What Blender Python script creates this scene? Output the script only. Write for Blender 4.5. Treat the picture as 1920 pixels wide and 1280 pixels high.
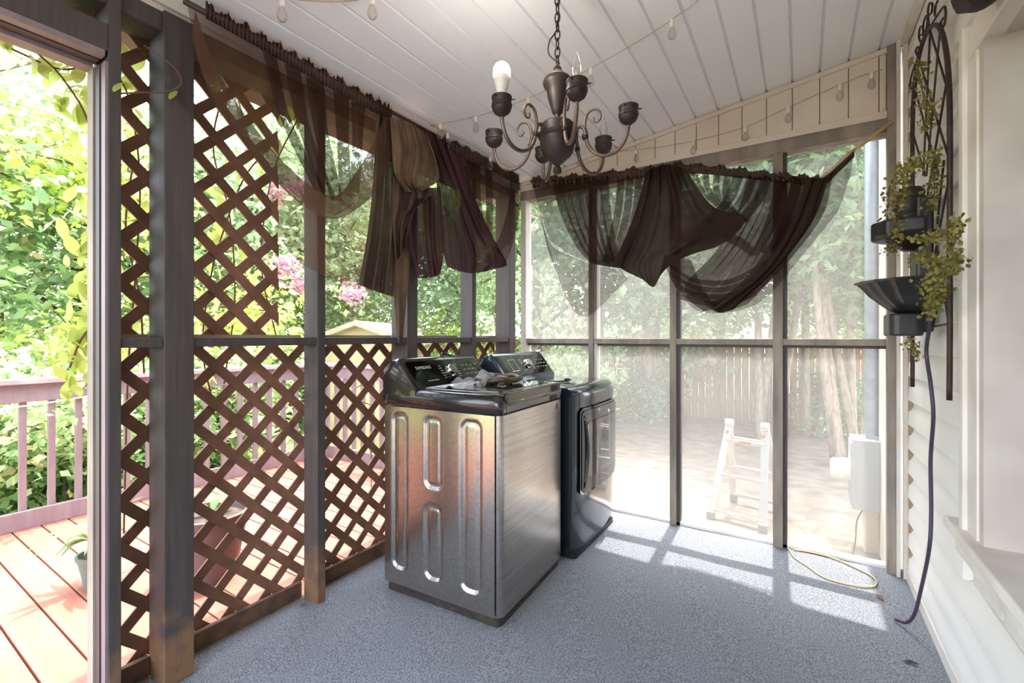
import bpy, bmesh, math, random
import numpy as np
from mathutils import Vector, Matrix, Euler
random.seed(7); RNG = np.random.default_rng(7)
for o in list(bpy.data.objects): bpy.data.objects.remove(o)
scene = bpy.context.scene
COL = scene.collection
# ---------------------------------------------------------------- camera (pixel frame 1920x1280)
F, CH, CX, CY = 852.0, 1.28, 960.0, 632.0
TH = math.atan(541.6/852.0); SN, CS = math.sin(TH), math.cos(TH)
cam = bpy.data.cameras.new('camera'); camo = bpy.data.objects.new('camera', cam); COL.objects.link(camo)
camo.location = (0, 0, CH); camo.rotation_euler = (math.pi/2, 0, TH)
cam.sensor_fit = 'HORIZONTAL'; cam.sensor_width = 36.0; cam.lens = 36.0*F/1920.0
cam.shift_y = -(640.0-CY)/1920.0
cam.clip_start = 0.02; cam.clip_end = 200
scene.camera = camo
def ray(u, v):
    a = (u-CX)/F; b = (CY-v)/F
    return (-SN+CS*a, CS+SN*a, b)
def onz(u, v, z=0.0):
    d = ray(u, v); k = (z-CH)/d[2]; return Vector((d[0]*k, d[1]*k, z))
def onx(u, v, X):
    d = ray(u, v); k = X/d[0]; return Vector((X, d[1]*k, CH+d[2]*k))
def ony(u, v, Y):
    d = ray(u, v); k = Y/d[1]; return Vector((d[0]*k, Y, CH+d[2]*k))
# ---------------------------------------------------------------- world, sun, exposure
SUN_EL, SUN_AZ = math.radians(72.0), math.radians(2.5)   # azimuth from +Y towards -X
w = bpy.data.worlds.new('world'); scene.world = w; w.use_nodes = True
nt = w.node_tree; nt.nodes.clear()
sky = nt.nodes.new('ShaderNodeTexSky'); sky.sky_type = 'NISHITA'; sky.sun_disc = False
sky.sun_elevation = SUN_EL; sky.sun_rotation = -SUN_AZ; sky.air_density = 1.0; sky.dust_density = 2.5; sky.ozone_density = 0.6
bg = nt.nodes.new('ShaderNodeBackground'); bg.inputs['Strength'].default_value = 0.95
wo = nt.nodes.new('ShaderNodeOutputWorld')
hs_w = nt.nodes.new('ShaderNodeHueSaturation'); hs_w.inputs['Saturation'].default_value = .5
nt.links.new(sky.outputs[0], hs_w.inputs['Color']); nt.links.new(hs_w.outputs[0], bg.inputs[0]); nt.links.new(bg.outputs[0], wo.inputs[0])
sl = bpy.data.lights.new('sun', 'SUN'); sl.energy = 4.6; sl.angle = math.radians(0.53); sl.color = (1.0, 0.94, 0.85)
so = bpy.data.objects.new('sun', sl); COL.objects.link(so)
SD = Vector((-math.sin(SUN_AZ)*math.cos(SUN_EL), math.cos(SUN_AZ)*math.cos(SUN_EL), math.sin(SUN_EL)))
so.rotation_euler = SD.to_track_quat('Z', 'Y').to_euler(); so.location = (0, 6, 12)
vs = scene.view_settings; vs.view_transform = 'Standard'; vs.look = 'None'; vs.exposure = 1.25; vs.gamma = 1.0; vs.use_curve_mapping = False
# ---------------------------------------------------------------- materials
def lin(h):
    h = h.lstrip('#'); c = [int(h[i:i+2], 16)/255 for i in (0, 2, 4)]
    return tuple(((x+0.055)/1.055)**2.4 if x > 0.04045 else x/12.92 for x in c)
MATS = {}
def mat(name, col, rough=0.6, metal=0.0, col2=None, scale=8.0, stretch=(1, 1, 1), bump=0.0, detail=4.0, lo=0.35, hi=0.65, spec=0.5, coat=0.0, trans=0.0, emit=None, bscale=None):
    m = bpy.data.materials.new(name); m.use_nodes = True; n = m.node_tree; N = n.nodes; L = n.links
    b = N['Principled BSDF']
    c1 = lin(col) if isinstance(col, str) else col
    b.inputs['Base Color'].default_value = (*c1, 1); b.inputs['Roughness'].default_value = rough
    b.inputs['Metallic'].default_value = metal; b.inputs['Specular IOR Level'].default_value = spec
    if coat: b.inputs['Coat Weight'].default_value = coat; b.inputs['Coat Roughness'].default_value = 0.05
    if trans: b.inputs['Transmission Weight'].default_value = trans
    if emit: b.inputs['Emission Color'].default_value = (*lin(emit[0]), 1); b.inputs['Emission Strength'].default_value = emit[1]
    if col2 or bump:
        tc = N.new('ShaderNodeTexCoord'); mp = N.new('ShaderNodeMapping'); mp.inputs['Scale'].default_value = stretch
        L.new(tc.outputs['Object'], mp.inputs[0])
        nz = N.new('ShaderNodeTexNoise'); nz.inputs['Scale'].default_value = scale; nz.inputs['Detail'].default_value = detail
        L.new(mp.outputs[0], nz.inputs['Vector'])
        if col2:
            c2 = lin(col2) if isinstance(col2, str) else col2
            r = N.new('ShaderNodeValToRGB'); r.color_ramp.elements[0].position = lo; r.color_ramp.elements[1].position = hi
            r.color_ramp.elements[0].color = (*c1, 1); r.color_ramp.elements[1].color = (*c2, 1)
            L.new(nz.outputs['Fac'], r.inputs[0]); L.new(r.outputs[0], b.inputs['Base Color'])
        if bump:
            bp = N.new('ShaderNodeBump'); bp.inputs['Strength'].default_value = bump; bp.inputs['Distance'].default_value = 0.01
            src = nz
            if bscale:
                src = N.new('ShaderNodeTexNoise'); src.inputs['Scale'].default_value = bscale; src.inputs['Detail'].default_value = 3
                L.new(mp.outputs[0], src.inputs['Vector'])
            L.new(src.outputs['Fac'], bp.inputs['Height']); L.new(bp.outputs[0], b.inputs['Normal'])
    MATS[name] = m; return m
def thinmat(name, col, opacity, transl=0.5, col2=None, scale=3.0, rough=0.8):
    """thin cloth or mesh: part see-through, the rest diffuse + translucent"""
    m = bpy.data.materials.new(name); m.use_nodes = True; n = m.node_tree; N = n.nodes; L = n.links
    N.clear(); out = N.new('ShaderNodeOutputMaterial')
    d = N.new('ShaderNodeBsdfDiffuse'); t = N.new('ShaderNodeBsdfTranslucent'); tr = N.new('ShaderNodeBsdfTransparent')
    a = N.new('ShaderNodeMixShader'); a.inputs[0].default_value = transl
    bmx = N.new('ShaderNodeMixShader'); bmx.inputs[0].default_value = opacity
    for q in (d, t): q.inputs['Color'].default_value = (*lin(col), 1)
    if col2:
        tc = N.new('ShaderNodeTexCoord'); nz = N.new('ShaderNodeTexNoise'); nz.inputs['Scale'].default_value = scale; nz.inputs['Detail'].default_value = 4
        r = N.new('ShaderNodeValToRGB'); r.color_ramp.elements[0].position = .35; r.color_ramp.elements[1].position = .68
        r.color_ramp.elements[0].color = (*lin(col), 1); r.color_ramp.elements[1].color = (*lin(col2), 1)
        L.new(tc.outputs['Object'], nz.inputs['Vector']); L.new(nz.outputs['Fac'], r.inputs[0])
        for q in (d, t): L.new(r.outputs[0], q.inputs['Color'])
    L.new(d.outputs[0], a.inputs[1]); L.new(t.outputs[0], a.inputs[2])
    L.new(tr.outputs[0], bmx.inputs[1]); L.new(a.outputs[0], bmx.inputs[2]); L.new(bmx.outputs[0], out.inputs[0])
    MATS[name] = m; return m
def leafmat(name, cols, scale=2.5, transl=0.45):
    m = bpy.data.materials.new(name); m.use_nodes = True; n = m.node_tree; N = n.nodes; L = n.links
    N.clear(); out = N.new('ShaderNodeOutputMaterial')
    d = N.new('ShaderNodeBsdfPrincipled'); d.inputs['Roughness'].default_value = .45; t = N.new('ShaderNodeBsdfTranslucent')
    a = N.new('ShaderNodeMixShader'); a.inputs[0].default_value = transl
    ge = N.new('ShaderNodeNewGeometry'); r = N.new('ShaderNodeValToRGB')
    el = r.color_ramp.elements
    while len(el) < len(cols): el.new(0.5)
    for i, c in enumerate(cols): el[i].position = i/(len(cols)-1); el[i].color = (*lin(c), 1)
    L.new(ge.outputs['Random Per Island'], r.inputs[0])
    L.new(r.outputs[0], d.inputs['Base Color']); L.new(r.outputs[0], t.inputs['Color'])
    L.new(d.outputs[0], a.inputs[1]); L.new(t.outputs[0], a.inputs[2]); L.new(a.outputs[0], out.inputs[0])
    MATS[name] = m; return m
# ---------------------------------------------------------------- mesh helpers
class MB:
    def __init__(s): s.v = []; s.f = []
    def add(s, vs, fs):
        k = len(s.v); s.v += [tuple(p) for p in vs]; s.f += [tuple(i+k for i in q) for q in fs]; return s
    def box(s, lo, hi, M=None):
        x0, y0, z0 = lo; x1, y1, z1 = hi
        p = [Vector(q) for q in ((x0,y0,z0),(x1,y0,z0),(x1,y1,z0),(x0,y1,z0),(x0,y0,z1),(x1,y0,z1),(x1,y1,z1),(x0,y1,z1))]
        if M: p = [M@q for q in p]
        return s.add(p, [(0,3,2,1),(4,5,6,7),(0,1,5,4),(1,2,6,5),(2,3,7,6),(3,0,4,7)])
    def bar(s, a, b, wd, ht, up=(0, 0, 1)):
        a = Vector(a); b = Vector(b); d = (b-a).normalized(); sd = d.cross(Vector(up))
        if sd.length < 1e-4: sd = d.cross(Vector((1, 0, 0)))
        sd.normalize(); u = sd.cross(d); p = []
        for e in (a, b):
            for i, j in ((-1,-1),(1,-1),(1,1),(-1,1)): p.append(e+sd*(i*wd/2)+u*(j*ht/2))
        return s.add(p, [(0,1,2,3),(7,6,5,4),(0,4,5,1),(1,5,6,2),(2,6,7,3),(3,7,4,0)])
    def tube(s, pts, r, n=8, cap=True, closed=False):
        pts = [Vector(p) for p in pts]; m = len(pts); k = len(s.v)
        rs = r if isinstance(r, (list, tuple)) else [r]*m
        prev = None
        for i, p in enumerate(pts):
            if closed: d = pts[(i+1) % m]-pts[i-1]
            else: d = pts[min(i+1, m-1)]-pts[max(i-1, 0)]
            if d.length < 1e-9: d = Vector((0, 0, 1))
            d.normalize()
            if prev is None:
                q = Vector((0, 0, 1)) if abs(d.z) < .9 else Vector((1, 0, 0)); a = d.cross(q).normalized()
            else:
                a = prev-d*prev.dot(d)
                a = a.normalized() if a.length > 1e-6 else d.orthogonal().normalized()
            prev = a; b = d.cross(a)
            for j in range(n):
                t = 2*math.pi*j/n; s.v.append(tuple(p+(a*math.cos(t)+b*math.sin(t))*rs[i]))
        for i in range(m if closed else m-1):
            i2 = (i+1) % m
            for j in range(n):
                j2 = (j+1) % n; s.f.append((k+i*n+j, k+i*n+j2, k+i2*n+j2, k+i2*n+j))
        if cap and not closed:
            s.f.append(tuple(k+j for j in reversed(range(n)))); s.f.append(tuple(k+(m-1)*n+j for j in range(n)))
        return s
    def lathe(s, prof, c=(0, 0, 0), n=20, M=None, flute=None):
        k = len(s.v); m = len(prof); c = Vector(c)
        for i, (r, z) in enumerate(prof):
            for j in range(n):
                t = 2*math.pi*j/n; rr = r*(flute(i, t) if flute else 1)
                p = Vector((rr*math.cos(t), rr*math.sin(t), z)); p = (M@p if M else p)+c; s.v.append(tuple(p))
        for i in range(m-1):
            for j in range(n):
                j2 = (j+1) % n; s.f.append((k+i*n+j, k+i*n+j2, k+(i+1)*n+j2, k+(i+1)*n+j))
        if prof[0][0] > 1e-5: s.f.append(tuple(k+j for j in reversed(range(n))))
        if prof[-1][0] > 1e-5: s.f.append(tuple(k+(m-1)*n+j for j in range(n)))
        return s
    def prism(s, poly, z0, z1, M=None):
        """poly in XY, extruded in Z"""
        n = len(poly); p = [Vector((x, y, z0)) for x, y in poly]+[Vector((x, y, z1)) for x, y in poly]
        if M: p = [M@q for q in p]
        return s.add(p, [tuple(reversed(range(n))), tuple(range(n, 2*n))]+[(i, (i+1) % n, n+(i+1) % n, n+i) for i in range(n)])
    def grid(s, P):
        """P[i][j] points"""
        k = len(s.v); m = len(P); n = len(P[0])
        for r in P: s.v += [tuple(q) for q in r]
        for i in range(m-1):
            for j in range(n-1): s.f.append((k+i*n+j, k+i*n+j+1, k+(i+1)*n+j+1, k+(i+1)*n+j))
        return s
    def build(s, name, m, parent=None, smooth=False, bevel=0.0, seg=2, kind=None):
        me = bpy.data.meshes.new(name); me.from_pydata(s.v, [], s.f); me.update()
        o = bpy.data.objects.new(name, me); COL.objects.link(o)
        me.materials.append(MATS[m] if isinstance(m, str) else m)
        if smooth:
            me.polygons.foreach_set('use_smooth', [True]*len(me.polygons))
            if smooth == 'auto': me.set_sharp_from_angle(angle=math.radians(38))
        if bevel:
            b = o.modifiers.new('bevel', 'BEVEL'); b.width = bevel; b.segments = seg; b.limit_method = 'ANGLE'; b.angle_limit = math.radians(40); b.harden_normals = False
        if parent is not None: o.parent = parent
        if kind: o['kind'] = kind
        return o
def tag(o, label, cat=None, group=None, kind=None):
    o['label'] = label
    if cat: o['category'] = cat
    if group: o['group'] = group
    if kind: o['kind'] = kind
    return o
def empty(name, loc=(0, 0, 0), rz=0.0):
    o = bpy.data.objects.new(name, None); COL.objects.link(o); o.location = loc; o.rotation_euler = (0, 0, rz); o.empty_display_size = .1; return o
def dup(o, parent=None, loc=None):
    c = o.copy(); COL.objects.link(c); c.parent = parent
    if loc is not None: c.location = loc
    return c
def crom(pts, n):
    """catmull-rom resample of a list of Vectors / tuples to n points"""
    P = [np.array(p, float) for p in pts]; m = len(P); out = []
    for i in range(n):
        t = i/(n-1)*(m-1); k = min(int(t), m-2); f = t-k
        p0 = P[k-1] if k > 0 else 2*P[0]-P[1]; p1 = P[k]; p2 = P[k+1]; p3 = P[k+2] if k+2 < m else 2*P[-1]-P[-2]
        out.append(0.5*((2*p1)+(-p0+p2)*f+(2*p0-5*p1+4*p2-p3)*f*f+(-p0+3*p1-3*p2+p3)*f**3))
    return out
def smooth01(x): x = max(0., min(1., x)); return x*x*(3-2*x)
# ---------------------------------------------------------------- material set
def stained_wood():
    m = mat('stained_post', '#3d3634', .62, col2='#4d4542', scale=6, stretch=(9, 9, .6), bump=.12, lo=.3, hi=.75)
    n = m.node_tree; N = n.nodes; L = n.links; b = N['Principled BSDF']; tc = N.new('ShaderNodeTexCoord')
    sx = N.new('ShaderNodeSeparateXYZ'); L.new(tc.outputs['Object'], sx.inputs[0])
    nz = N.new('ShaderNodeTexNoise'); nz.inputs['Scale'].default_value = 11; nz.inputs['Detail'].default_value = 6; L.new(tc.outputs['Object'], nz.inputs['Vector'])
    ma = N.new('ShaderNodeMath'); ma.operation = 'MULTIPLY_ADD'; ma.inputs[1].default_value = -.55; L.new(nz.outputs['Fac'], ma.inputs[0]); L.new(sx.outputs[2], ma.inputs[2])
    mr = N.new('ShaderNodeMapRange'); mr.inputs[1].default_value = -.20; mr.inputs[2].default_value = -.02; mr.inputs[3].default_value = .9; mr.inputs[4].default_value = 0.0; L.new(ma.outputs[0], mr.inputs[0])
    ramp = [q for q in N if q.type == 'VALTORGB'][0]; mx = N.new('ShaderNodeMix'); mx.data_type = 'RGBA'
    L.new(mr.outputs[0], mx.inputs['Factor']); L.new(ramp.outputs[0], mx.inputs['A']); mx.inputs['B'].default_value = (*lin('#7d5c3f'), 1); L.new(mx.outputs['Result'], b.inputs['Base Color'])
stained_wood()
mat('carpet', '#92969c', .95, col2='#636871', scale=170, detail=4, lo=.40, hi=.62, bump=.6, spec=.1)
mat('painted_dark_wood', '#3d3634', .6, col2='#4d4542', scale=6, stretch=(9, 9, .6), bump=.12, lo=.3, hi=.75)
mat('mauve_paint', '#78696c', .55, col2='#86777a', scale=5, stretch=(4, 4, .8), bump=.08)
mat('worn_base_wood', '#6d4d35', .8, col2='#41342e', scale=14, bump=.2)
mat('greyed_wood', '#a09385', .75, col2='#81766b', scale=7, stretch=(2, 2, .4), bump=.15)
mat('lattice_wood', '#8f6550', .7, col2='#75503e', scale=9, bump=.1)
mat('white_vinyl', '#e9e6e1', .45, col2='#e0dbd4', scale=1.3, spec=.4)
mat('ceiling_vinyl', '#f1f1f1', .4, col2='#e9e8e8', scale=.8, spec=.4)
mat('cream_panel', '#dccdb9', .5, col2='#e3d8c8', scale=3)
mat('white_trim', '#e2ddd6', .5, col2='#d0c6ba', scale=4)
mat('groove_dark', '#a8967e', .8)
mat('deck_board', '#9c5f4c', .65, col2='#86503f', scale=3.5, stretch=(.5, 8, 8), bump=.15)
mat('stainless', '#c2bbb5', .24, 1.0, col2='#aea7a1', scale=3, stretch=(30, .6, 30), lo=.3, hi=.7)
mat('graphite_paint', '#3b3735', .22, .55, coat=.5)
mat('dryer_paint', '#2d343e', .2, .5, coat=.6)
mat('black_gloss', '#060606', .06, coat=.6)
mat('dark_glass', '#1a1b1c', .04, .35, coat=1.0)
mat('chrome', '#c9c5c0', .12, 1.0)
mat('black_plastic', '#161515', .45)
mat('fountain_plastic', '#232122', .4, col2='#2e2b2b', scale=10)
mat('print_white', '#d5d5d2', .6)
mat('dirty_skirt', '#3b3128', .8, col2='#1f1a17', scale=18)
mat('bronze', '#2f2826', .5, .45, col2='#3f3531', scale=9, bump=.05)
mat('bronze_dusty', '#a8977f', .7, .2, col2='#5f5148', scale=14)
mat('rust_iron', '#4a3734', .55, .5, col2='#37292a', scale=30)
mat('bulb_white', '#e9e3da', .5)
mat('bulb_lit', '#ffffff', .5, emit=('#fff6ea', 22.0))
mat('cord_beige', '#b9a27c', .6)
mat('cord_black', '#131214', .5)
mat('cable_purple', '#3a2c44', .45)
mat('hose_brown', '#6b5240', .35, col2='#3d3029', scale=12)
mat('bamboo_stick', '#cdb183', .5)
mat('rod_dark', '#3a2f2a', .5)
mat('aluminium', '#c4c6ca', .3, .9)
mat('ladder_plastic', '#6d6f72', .6)
mat('red_label', '#b8322a', .6)
mat('orange_plastic', '#d9622a', .5)
mat('galvanised', '#a9b3bd', .45, .6, col2='#97a1ab', scale=12)
mat('meter_grey', '#a3a8ad', .5, .2)
mat('beige_pvc', '#cfc3ac', .6)
mat('soil', '#4d4034', .95, col2='#2f2721', scale=30, bump=.4)
mat('pot_mauve', '#6a5354', .6, col2='#5a4647', scale=6)
mat('pot_green', '#5c6d63', .6)
mat('bark', '#6b5b4c', .9, col2='#483c33', scale=14, stretch=(3, 3, .7), bump=.5)
mat('bark_pale', '#94836f', .9, col2='#6d5f50', scale=10, stretch=(3, 3, .7), bump=.4)
mat('vine_stem', '#6d4a31', .8)
mat('fence_wood', '#a27f60', .85, col2='#7c604a', scale=5, stretch=(6, 6, .5), bump=.2)
mat('shed_wall', '#cbb795', .8, col2='#bda885', scale=4)
mat('shed_roof', '#b2a48f', .85, col2='#9c8f7c', scale=12, bump=.2)
mat('dry_leaf', '#7a5638', .8)
mat('roof_outer', '#6d6660', .9)
thinmat('sheer_brown', '#745542', .56, .55, '#5a4034', 2.0)
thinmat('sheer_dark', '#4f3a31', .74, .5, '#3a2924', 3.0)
thinmat('cloth_brown', '#5f4b42', .98, .06, '#4c3c35', 4.0)
thinmat('cloth_deep', '#43332b', .975, .10, '#372a24', 4.0)
thinmat('cloth_band', '#6f5342', .86, .35, '#5d4538', 3.0)
thinmat('sheer_black', '#3f2e26', .50, .35, '#33251f', 3.0)
mat('reveal_plaster', '#cdc4ba', .7, col2='#bfb5aa', scale=5, bump=.05)
mat('tan_gap', '#a3876a', .8)
thinmat('cloth_dusty', '#5a493e', .985, .05, '#77604a', 9.0)
thinmat('cloth_plum', '#553a40', .96, .15, '#453034', 4.0)
thinmat('screen_mesh', '#dedcd8', .29, .55)
thinmat('screen_mesh_dark', '#8f8c86', .13, .45)
thinmat('plastic_film', '#d6d4d0', .38, .4)
leafmat('leaf_bright', ['#93ad4b', '#b9c85c', '#d0d678', '#a5bf66'])
leafmat('leaf_mid', ['#7f9f66', '#9cb97c', '#b9cc94', '#6f925a', '#c9d6a6', '#d8b98a'])
leafmat('leaf_deep', ['#587a52', '#739465', '#8dab78', '#4e6f49', '#a9bf92'])
leafmat('leaf_pale', ['#9bb58c', '#b9cba3', '#86a678', '#d3ddbd'])
leafmat('leaf_vine', ['#9fb348', '#bccb5c', '#d2da80', '#8aa340', '#adc05a'], transl=.5)
leafmat('leaf_faux', ['#6c6a2a', '#8a8238', '#5a5a28', '#a08d3f'], transl=.2)
leafmat('flower_pink', ['#e39ab5', '#f0b7c9', '#d77fa2'])
def world_parent(o, p):
    """o is built in world coordinates; keep it there under an empty that has its own place"""
    o.parent = p; o.matrix_parent_inverse = (Matrix.Translation(p.location) @ p.rotation_euler.to_matrix().to_4x4()).inverted(); return o
def wb(mb, name, m, parent, **k): return world_parent(mb.build(name, m, None, **k), parent)
# ================================================================ STRUCTURE
XR, XL, YF = 0.481, -1.95, 3.20          # house wall, stud faces left, post faces far
def ceil_z(x): return 2.538+0.1366*(x+1.95)
YB = -1.6                                # porch goes on behind the camera
# floor
fl = MB()
nx, ny = 40, 60
P = []
for i in range(ny+1):
    row = []
    for j in range(nx+1):
        x = -2.06+(0.49+2.06)*j/nx; y = YB+(3.27-YB)*i/ny
        if i == ny: y += random.uniform(-.012, .012)
        row.append((x, y, 0.0+0.002*math.sin(x*9+y*5)*(0 < j < nx)))
    P.append(row)
fl.grid(P)
k = len(fl.v)
floor = fl.build('floor', 'carpet', smooth=True)
sub = MB().box((-2.10, YB, -.30), (.49, 3.25, -.004)).build('slab', 'greyed_wood', floor)
tag(floor, 'blue-grey flecked outdoor carpet covering the porch floor', kind='structure')
# ceiling planks run along Y
ceil = empty('ceiling', (-.75, .8, 2.7)); tag(ceil, 'sloping white vinyl plank ceiling with grooves', kind='structure')
PW = .1353; x0 = .363
proto = None
ks = [k for k in range(-18, 2)]
for k in ks:
    a = x0+k*PW; b = a+PW
    a = max(a, -2.12); b = min(b, XR+.02)
    if b-a < .02: continue
    g = .007
    def top(x, d=0): return ceil_z(x)+d
    m = MB()
    # plank: flat face, bevelled edges up into the groove
    prof = [(a, .014), (a+.003, .012), (a+g, 0), (b-g, 0), (b-.003, .012), (b, .014), (b, .02), (a, .02)]
    n = len(prof)
    p = [(x, YB, ceil_z(x)+d) for x, d in prof]+[(x, YF+.02, ceil_z(x)+d) for x, d in prof]
    m.add(p, [tuple(range(n)), tuple(reversed(range(n, 2*n)))]+[(i, n+i, n+(i+1) % n, (i+1) % n) for i in range(n)])
    wb(m, 'ceiling_plank', 'ceiling_vinyl', ceil)
# roof slab above with eaves
m = MB(); p = []
for y in (YB-.1, 3.48):
    for x, d in ((-2.42, .03), (XR, .03), (XR, .17), (-2.42, .17)): p.append((x, y, ceil_z(x)+d))
m.add(p, [(0,1,2,3),(7,6,5,4),(0,4,5,1),(1,5,6,2),(2,6,7,3),(3,7,4,0)])
roof = m.build('roof', 'roof_outer'); tag(roof, 'porch roof slab above the ceiling with short eaves', kind='structure')
m = MB(); p = []
for y in (3.30, 3.47):
    for x in (-2.4, XR): p.append((x, y, ceil_z(x)+.028))
sof = MB().add([p[0], p[1], p[3], p[2]], [(0,1,2,3)]).build('soffit', 'white_trim', roof)
# ---------------- left wall
wl = empty('wall_left', (-2.0, 1.5, 0)); tag(wl, 'dark painted timber frame of the open left porch wall', kind='structure')
def stud(y0, y1, x1, x0=XL, z0=0.0, z1=2.47, m='stained_post', nm='stud'):
    return wb(MB().box((x1, y0, z0), (x0, y1, z1)), nm, m, wl, bevel=.003)
stud(.715, .812, -2.085, XL+.0); stud(1.335, 1.378, -2.06); stud(1.923, 2.008, -2.085); stud(2.548, 2.592, -2.06); stud(3.03, 3.12, -2.085)
# door jamb with stops
stud(.557, .592, -2.09, nm='door_jamb')
wb(MB().box((-2.03, .545, 0), (-1.992, .557, 2.20)), 'door_stop', 'painted_dark_wood', wl)
wb(MB().box((-1.988, .549, 0), (-1.952, .557, 2.20)), 'door_stop', 'mauve_paint', wl)
wb(MB().box((-2.09, .540, 0), (-2.034, .557, 2.20)), 'door_stop', 'greyed_wood', wl)
stud(-.50, -.465, -2.09, m='mauve_paint', nm='door_jamb'); stud(-1.5, -1.41, -2.085)
# door header, stepped
wb(MB().box((-2.09, -.465, 2.235), (XL, .557, 2.325)), 'door_header', 'painted_dark_wood', wl, bevel=.003)
wb(MB().box((-1.988, -.465, 2.215), (-1.952, .549, 2.235)), 'door_stop', 'mauve_paint', wl)
wb(MB().box((-2.03, -.465, 2.212), (-1.992, .545, 2.235)), 'door_stop', 'painted_dark_wood', wl)
wb(MB().box((-2.09, -.465, 2.198), (-2.034, .540, 2.235)), 'door_stop', 'mauve_paint', wl)
# rails between studs
for y0, y1 in ((.592, .715), (.812, 1.335), (1.378, 1.923), (2.008, 2.548), (2.592, 3.03)):
    wb(MB().box((-2.075, y0, 1.243), (XL-.008, y1, 1.279)), 'rail', 'painted_dark_wood', wl, bevel=.003)
    wb(MB().box((-2.10, y0, 0), (-2.075, y1, .075)), 'bottom_plate', 'worn_base_wood', wl, bevel=.003)
    wb(MB().box((-2.10, y0, 1.279), (-2.085, y1, 1.291)), 'screen_strip', 'groove_dark', wl)
wb(MB().box((-2.10, YB, 2.40), (XL-.02, 3.12, 2.47)), 'top_plate', 'painted_dark_wood', wl)
wb(MB().box((-2.12, YB, 2.47), (XL-.03, 3.2, 2.528)), 'fascia', 'white_trim', wl)
wb(MB().box((XL-.03, YB, 2.495), (XL-.012, 3.2, 2.545)), 'cove_trim', 'white_trim', wl)
for y0, y1 in ((1.378, 1.923), (2.008, 2.548), (2.592, 3.03)):
    wb(MB().add([(-2.09, y0, 1.285), (-2.09, y1, 1.285), (-2.09, y1, 2.40), (-2.09, y0, 2.40)], [(0,1,2,3)]), 'screen_panel', 'screen_mesh_dark', wl)
# ---------------- lattice
def clip(poly, y0, y1, z0, z1):
    def cut(P, f, inter):
        out = []
        for i in range(len(P)):
            a, b = P[i-1], P[i]
            fa, fb = f(a), f(b)
            if fb >= 0:
                if fa < 0: out.append(inter(a, b))
                out.append(b)
            elif fa >= 0: out.append(inter(a, b))
        return out
    for ax, val, sg in ((0, y0, 1), (0, y1, -1), (1, z0, 1), (1, z1, -1)):
        if not poly: return poly
        f = lambda p: sg*(p[ax]-val)
        inter = lambda a, b: tuple(a[q]+(b[q]-a[q])*((val-a[ax])/(b[ax]-a[ax])) for q in (0, 1))
        poly = cut(poly, f, inter)
    return poly
def lattice(y0, y1, z0, z1, label, xo=-2.115):
    e = empty('lattice_panel', (xo, (y0+y1)/2, z0)); tag(e, label, 'lattice', 'diagonal lattice panels of the left porch wall')
    q = onx(365, 800, xo); c0 = q.y+q.z; sp = .1625; hw = .0205*math.sqrt(2)
    for sgn, xa, xb in ((-1, xo, xo+.008), (1, xo-.009, xo-.001)):
        for k in range(-40, 60):
            c = (c0 if sgn < 0 else .03)+k*sp
            # sgn -1: y+z=c ; sgn +1: z-y=c
            if sgn < 0: poly = [(-3, c+3-hw), (6, c-6-hw), (6, c-6+hw), (-3, c+3+hw)]
            else: poly = [(-3, c-3-hw), (6, c+6-hw), (6, c+6+hw), (-3, c-3+hw)]
            P = clip(poly, y0, y1, z0, z1)
            if len(P) < 3: continue
            ar = abs(sum(P[i-1][0]*P[i][1]-P[i][0]*P[i-1][1] for i in range(len(P))))/2
            if ar < .0008: continue
            n = len(P); m = MB()
            m.add([(xb, a, b) for a, b in P]+[(xa, a, b) for a, b in P], [tuple(range(n)), tuple(reversed(range(n, 2*n)))]+[(i, n+i, n+(i+1) % n, (i+1) % n) for i in range(n)])
            wb(m, 'slat', 'lattice_wood', e)
    return e
lattice(.592, 3.05, .03, 1.262, 'long brown diagonal lattice panel below the mid rail')
lattice(.592, 1.236, 1.285, 2.42, 'tall dark lattice panel above the rail beside the big post')
lattice(-.46, .557, 2.30, 2.46, 'narrow lattice strip above the door opening')
# ---------------- far wall
wf = empty('wall_far', (-.75, 3.25, 0)); tag(wf, 'weathered grey post-and-screen end wall of the porch', kind='structure')
def fpost(x0, x1, m='greyed_wood', z1=2.42, y1=3.29, nm='post', z0=0): return wb(MB().box((x0, YF, z0), (x1, y1, z1)), nm, m, wf, bevel=.003)
fpost(-1.950, -1.900, 'white_trim'); fpost(-1.352, -1.315); fpost(-.757, -.716); fpost(-.145, -.092); fpost(.405, .452)
for x0, x1 in ((-1.352, -1.315), (-.757, -.716), (-.145, -.092)):
    wb(MB().box((x1, 3.225, 0), (x1+.022, 3.288, 2.42)), 'screen_bead', 'painted_dark_wood' if x1 > -1.2 else 'white_trim', wf)
for x0, x1 in ((-1.90, -1.352), (-1.315, -.757), (-.716, -.145), (-.092, .405)):
    wb(MB().box((x0, YF+.004, 1.232), (x1, 3.29, 1.270)), 'rail', 'greyed_wood', wf, bevel=.003)
    wb(MB().box((x0, 3.23, 1.215), (x1, 3.285, 1.232)), 'screen_bead', 'painted_dark_wood', wf)
    wb(MB().box((x0, 3.225, 0), (x1, 3.285, .018)), 'sill_strip', 'white_trim', wf)
    for z0, z1, nm in ((.018, 1.215, 'screen_panel'), (1.270, 2.42, 'screen_panel')):
        nu, nv = 6, 8; P = []
        for i in range(nv+1):
            P.append([(x0+(x1-x0)*j/nu, 3.262+.006*math.sin(3*j+2*i), z0+(z1-z0)*i/nv) for j in range(nu+1)])
        wb(MB().grid(P), nm, 'screen_mesh', wf, smooth=True)
wb(MB().box((-1.95, YF-.005, 2.40), (.452, 3.30, 2.475)), 'header', 'greyed_wood', wf, bevel=.003)
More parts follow.
